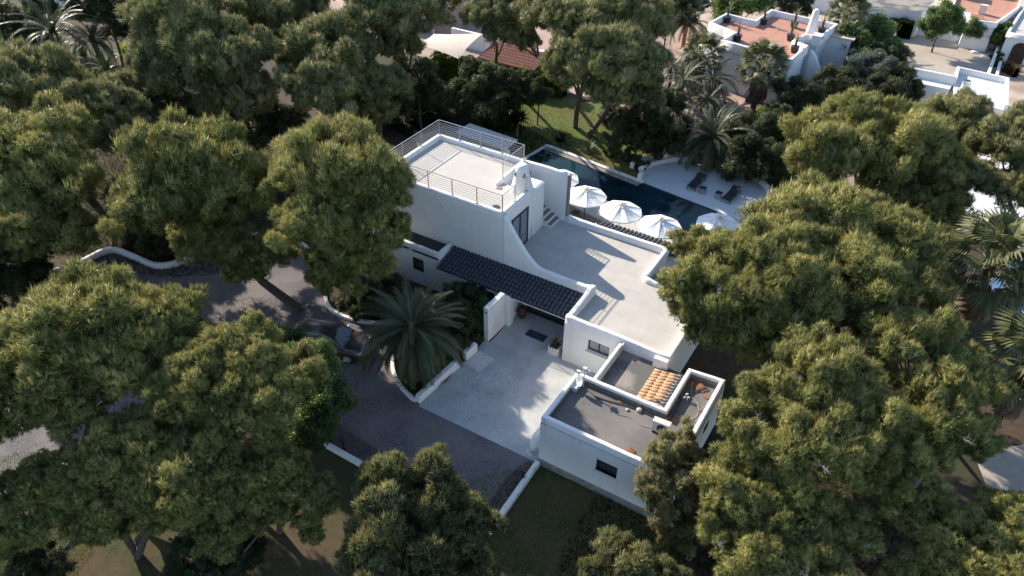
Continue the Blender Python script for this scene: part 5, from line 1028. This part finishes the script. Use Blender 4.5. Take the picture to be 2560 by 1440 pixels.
def spiky(name, label, loc, Lf, n, m, hgt=0, heads=None, seed=0, low=-20, cat='plant', group=None):
    g = random.Random(seed); t = empty(name, loc, label, cat, group)
    if hgt: mb = MB(); mb.tube([(0,0,0),(0,0,hgt)], [.16 if hgt > 1 else .06,.1 if hgt > 1 else .05], 8); mb.build('trunk', 'palmbark', t, True)
    for hx, hy, hz in (heads or [(0,0,hgt)]):
        for k in range(n):
            f = (k+.5)/n; el = 88-(88-low)*f; az = k*2.39996; s = Lf*g.uniform(.8,1.1)
            o = inst(SL[m], 'leaf', t, (hx,hy,hz), (0,0,0), (s,s*1.3,s)); o.rotation_euler = (Matrix.Rotation(az,4,'Z')@Matrix.Rotation(-R(el),4,'Y')).to_euler()
    return t
spiky('dracaena', 'dracaena with a stout trunk and spiky round head on the lawn edge', (-30.5,51.7,0), 1.15, 60, 'silver', 1.6, [(0,0,1.9),(.45,.1,1.8),(-.4,.15,1.85),(.05,-.4,1.7)], 1, -50)
spiky('yucca', 'pale spiky yucca behind the far end of the pool', (-26.6,52.4,.1), 1.3, 70, 'silver', .2, None, 2, -5)
spiky('yucca', 'dark green spiky plant right of the pale yucca', (-23.9,52.3,.1), 1.0, 50, 'palm', .3, None, 3, 0)
spiky('spiky_plant', 'spiky plant growing in the white cube planter', PLANTER, .75, 34, 'palm', .1, None, 4, -30)
for k, (x, y, s, l) in enumerate(((-20.3,22.55,.75,'agave hanging over the kerb below the date palm'),(-19.5,22.4,.65,'agave in the pointed tip of the palm bed'),(-19.2,23.6,.6,'agave beside the long low white wall'),(-19.1,24.6,.55,'green rosette plant in the middle of the palm bed'),(-19.8,22.3,.6,'dark agave at the foot of the date palm'))):
    spiky('agave', l, (x,y,.05), s, 26, 'palm', .05, None, 40+k, 5, 'plant', 'agaves in the palm bed')
for k, (x, y, s, l) in enumerate(((-82.3,39.5,1.9,'bright banana plant near the top left corner'),(-80,41.7,1.9,'yellowish banana plant behind the slender palm trunk'),(-75.4,41.5,1.8,'banana plant right of the slender palm trunk'),(-72.0,43.9,2.1,'tallest bright green banana plant'),(-69,38.3,1.7,'banana plant in front of the slender palm'),(-66.2,38.5,1.8,'banana plant nearest the rust brown screen'),(-57.7,41.9,1.5,'bright green plant in the dark gap below the rounded pine'),(-70.5,40.5,1.9,'banana plant in the middle of the clump'),(-77.5,38.5,1.8,'pale banana plant beside the bare red trunk'),(-66.8,41.5,1.9,'banana plant at the right end of the clump'))):
    spiky('banana_plant', l, (x,y,0), s, 15, 'banana', .9, None, 60+k, 0, 'banana plant', 'banana plants in the top left garden')
for k, (x, y, zz, l) in enumerate(POTS):
    t = spiky('potted_palm', 'potted palm '+l+' of the terracotta roof terrace', (x,y,zz), 1.0, 20, 'fan', 1.1, None, 80+k, -20, 'potted plant', 'potted palms on the terracotta roof')
    mb = MB(); mb.lathe([(.3,0),(.4,.55),(.42,.6),(.3,.6)], seg=12); mb.build('pot', 'dark', t)
for k, (x, y) in enumerate(((-7.2,100.6),(-6.4,100.3),(-5.8,100.8),(-5.2,100.2))):
    t = empty('cactus', (x,y,0), ('columnar cactus at the left end of the planted strip','columnar cactus second from the left in the planted strip','branched columnar cactus in front of the left white arch','short cactus right of the left white arch')[k], 'cactus', 'columnar cacti'); mb = MB(); mb.tube([(0,0,0),(0,0,1.9-.2*k)], .14, 8); mb.tube([(0,0,.6),(.3,0,.8),(.3,0,1.4)], .1, 7); mb.build('stem', 'leafy', t)
# shrubs: beds, strip, hedge
SHR = [(-22.6,26.6,.9,'bushy','dark shrub between the kerb and the date palm'),(-25.5,27.6,1.1,'bushy','dark shrub under the large pine beside the wing of the villa'),(-27.5,27.6,1.1,'bushy','shrub at the driveway bend under the large pine'),(-20.8,28.4,1.0,'bushy','shrub against the white wall under the tiled canopy'),(-19.5,28.9,.95,'leafy','shrub with yellowish leaves by the free standing entrance wall'),(-19.3,26.6,.9,'bushy','shrub behind the short low wall block'),(-20.5,26,.9,'bushy','shrub in the middle of the palm bed'),(-19.3,25,.6,'leafy','small shrub by the long low wall'),
 (-12.9,58.2,.7,'silver','pale tuft behind the half round wall, right of the palm'),(-9.4,56.6,.7,'silver','pale tuft behind the right part of the half round wall'),(-8.0,54.6,.7,'silver','pale tuft at the right end of the half round wall'),(-17.9,56.3,.8,'bushy','shrub at the left of the palm behind the half round wall'),(-19.3,52.3,.6,'bushy','shrub at the left end of the half round wall'),(-17.0,57.6,.6,'silver','pale shrub left of the palm trunk behind the deck'),
 (-22,53.0,.6,'bushy','shrub along the far side of the pool, near the yuccas'),(-20.6,53.2,.6,'bushy','shrub along the far side of the pool, near the deck wall'),
 (-3.4,100.2,.55,'bushy','brown green shrub in the planted strip behind the gravel court'),(-2.3,99.9,.5,'bushy','low shrub below the round leafy tree in the planted strip'),(-.6,99.9,.5,'bushy','low shrub in the middle of the planted strip'),(.6,100,.5,'bushy','low shrub right of the middle of the planted strip'),(2.2,100.2,.7,'bushy','shrub at the right end of the planted strip'),(3.5,95.5,.55,'leafy','shrub in the side bed right of the gravel court'),(3.6,93.5,.5,'leafy','shrub at the near end of the side bed'),
 (-33.6,52.4,1.6,'bushy','dark bush on the lawn hiding the left end of the pergola slats'),(-36,53.5,1.8,'bushy','dark bush left of the lawn, right of the shaded pine'),(-24.3,58.5,1.3,'bushy','bush at the right edge of the sunny lawn'),(-40,51,2,'bushy','dark bush behind the far corner of the railing'),(-43,47.5,2.2,'bushy','dark bush further left behind the railing'),
 (-9.6,65.5,1.5,'leafy','leafy bush below the yellow hedge, beside the rounded pine'),(-8,73,2.2,'bushy','bush between the buttress and the pines'),(-7.7,79,1.9,'leafy','green bush right of the buttress of the terracotta roofed house'),(-6,84,2,'bushy','bush at the left end of the outbuilding'),(-5,76,2.3,'bushy','dark bush above the rounded pine'),(-9,88,1.8,'bushy','dark bush between the wing and the gravel court')]
for k, (x, y, r, kd, l) in enumerate(SHR):
    t = empty('garden_shrub', (x,y,0), l, 'shrub', 'garden shrubs'); lib = CR[kd]; me = lib[k%len(lib)][0]; s = r/UNIT[kd]*1.15
    mb = MB(); mb.tube([(0,0,0),(0,0,r*.7)], .05, 6); mb.build('stem', 'bark', t)
    inst(me, 'foliage', t, (0,0,r*.62), (0,0,k*1.7), (s,s,s*.9))
def hedge(label, a, b, hgt, w_, m, seed, name='hedge', cat='hedge', dens=260):
    g = np.random.default_rng(seed); a = np.array(a, float); b = np.array(b, float); L_ = np.linalg.norm(b-a); d = (b-a)/L_; nrm = np.array([-d[1], d[0]])
    n = int(dens*L_*(hgt*1.2+w_)); u = g.uniform(0, L_, n); face = g.uniform(size=n); 
    h_ = hgt*(1+.06*np.sin(u*2.1)+.05*np.sin(u*5.3))
    topm = face < w_/(w_+1.2*hgt); v = np.where(topm, g.uniform(-w_/2,w_/2,n), np.where(g.uniform(size=n) < .5,-w_/2,w_/2)*(1+g.normal(0,.08,n))); z = np.where(topm, h_+g.normal(0,.06,n), g.uniform(0.05,1,n)*h_)
    base = np.stack([a[0]+d[0]*u+nrm[0]*v, a[1]+d[1]*u+nrm[1]*v, z], 1); out = np.stack([nrm[0]*v, nrm[1]*v, np.where(topm,1,.25)], 1)
    bd = norm(norm(out)+g.normal(0,.6,(n,3))); side = norm(np.cross(bd, g.normal(size=(n,3))))*.05; ln = g.uniform(.12,.24,(n,1))
    V = np.stack([base, base+bd*ln*.5+side, base+bd*ln, base+bd*ln*.5-side], 1).reshape(-1,3); F = np.arange(len(V)).reshape(-1,4)
    t = empty(name, (0,0,0), label, cat, None); inst(mesh_np('foliage', V, F, [m], np.clip(g.normal(.5,.17,n),0,1)), 'foliage', t)
    mb = MB(); q = nrm*(w_/2-.1); mb.prism([(a[0]-q[0],a[1]-q[1]),(b[0]-q[0],b[1]-q[1]),(b[0]+q[0],b[1]+q[1]),(a[0]+q[0],a[1]+q[1])], 0, hgt*.88); mb.build('inner_stems', 'bushy', t)
hedge('long clipped hedge with bright yellow green top between the lawn and the red tiled shelter', (-44.5,58.6), (-31.0,61.4), 2.1, 1.3, 'hedge', 1)
hedge('short yellow green hedge behind the date palm and below the terracotta roofed house', (-13.4,63.8), (-9.6,64.4), 2.0, 1.4, 'hedge', 2)
hedge('dark green hedge beside the pale cement roof at the top right', (-10.5,97.5), (-5.6,98.0), 1.8, 2.6, 'leafy', 3)
hedge('bougainvillea hedge with red flowers below the right end of the gravel court', (4.4,92.3), (5.6,91.0), .9, .6, 'flower', 4, 'bougainvillea', 'bougainvillea')
# low herbs and needles that nobody could count
def scatter(name, label, regs, m, n, ln, wd, seed, cat='ground cover', z0=.01):
    g = np.random.default_rng(seed); P = []
    for (x,y,rx,ry,k) in regs:
        c = int(n*k); a = g.uniform(0,2*np.pi,c); r_ = np.sqrt(g.uniform(0,1,c)); P.append(np.stack([x+rx*r_*np.cos(a), y+ry*r_*np.sin(a), np.full(c,z0)],1))
    P = np.concatenate(P); N = len(P); bd = norm(g.normal(0,.55,(N,3))+np.array([0,0,1])); side = norm(np.cross(bd, g.normal(size=(N,3))))*wd
    V = np.stack([P+side, P-side, P+bd*ln*g.uniform(.5,1.3,(N,1))],1).reshape(-1,3); F = np.arange(len(V)).reshape(-1,3)
    o = inst(mesh_np(name, V, F, [m], np.clip(g.normal(.45,.2,N),0,1)), name, None); return stuff(o, label, cat)
scatter('grass', 'rough grass blades over the lawns and under the pines', [(-26,54.5,12,6,.4),(-8,17,6,5,.35),(-30,5,5,5,.2)], 'hedge', 90000, .10, .012, 5, 'grass')
scatter('pine_needle_litter', 'dry pine needles and grit blown along the kerbs and over the driveway', [(-40,20,5,3,.25),(-28,22,6,3,.2),(-22,17.6,7,.7,.3),(-14,17.6,4,.6,.15),(-11.6,19.3,.5,2.3,.1),(-17,23,3,5,.04),(-9,15,6,6,.3),(0,20,8,10,.6),(-24,8,10,7,.1)], 'skirt', 26000, .07, .018, 8, 'litter', .03)
scatter('undergrowth', 'low green undergrowth on the soil between the pines', [(-48,30,14,10,.5),(2,20,10,10,.3),(-24,27.5,5,2,.1),(-20,24,1.6,1.8,.05),(-35,50,9,4,.15)], 'bushy', 70000, .28, .022, 6)
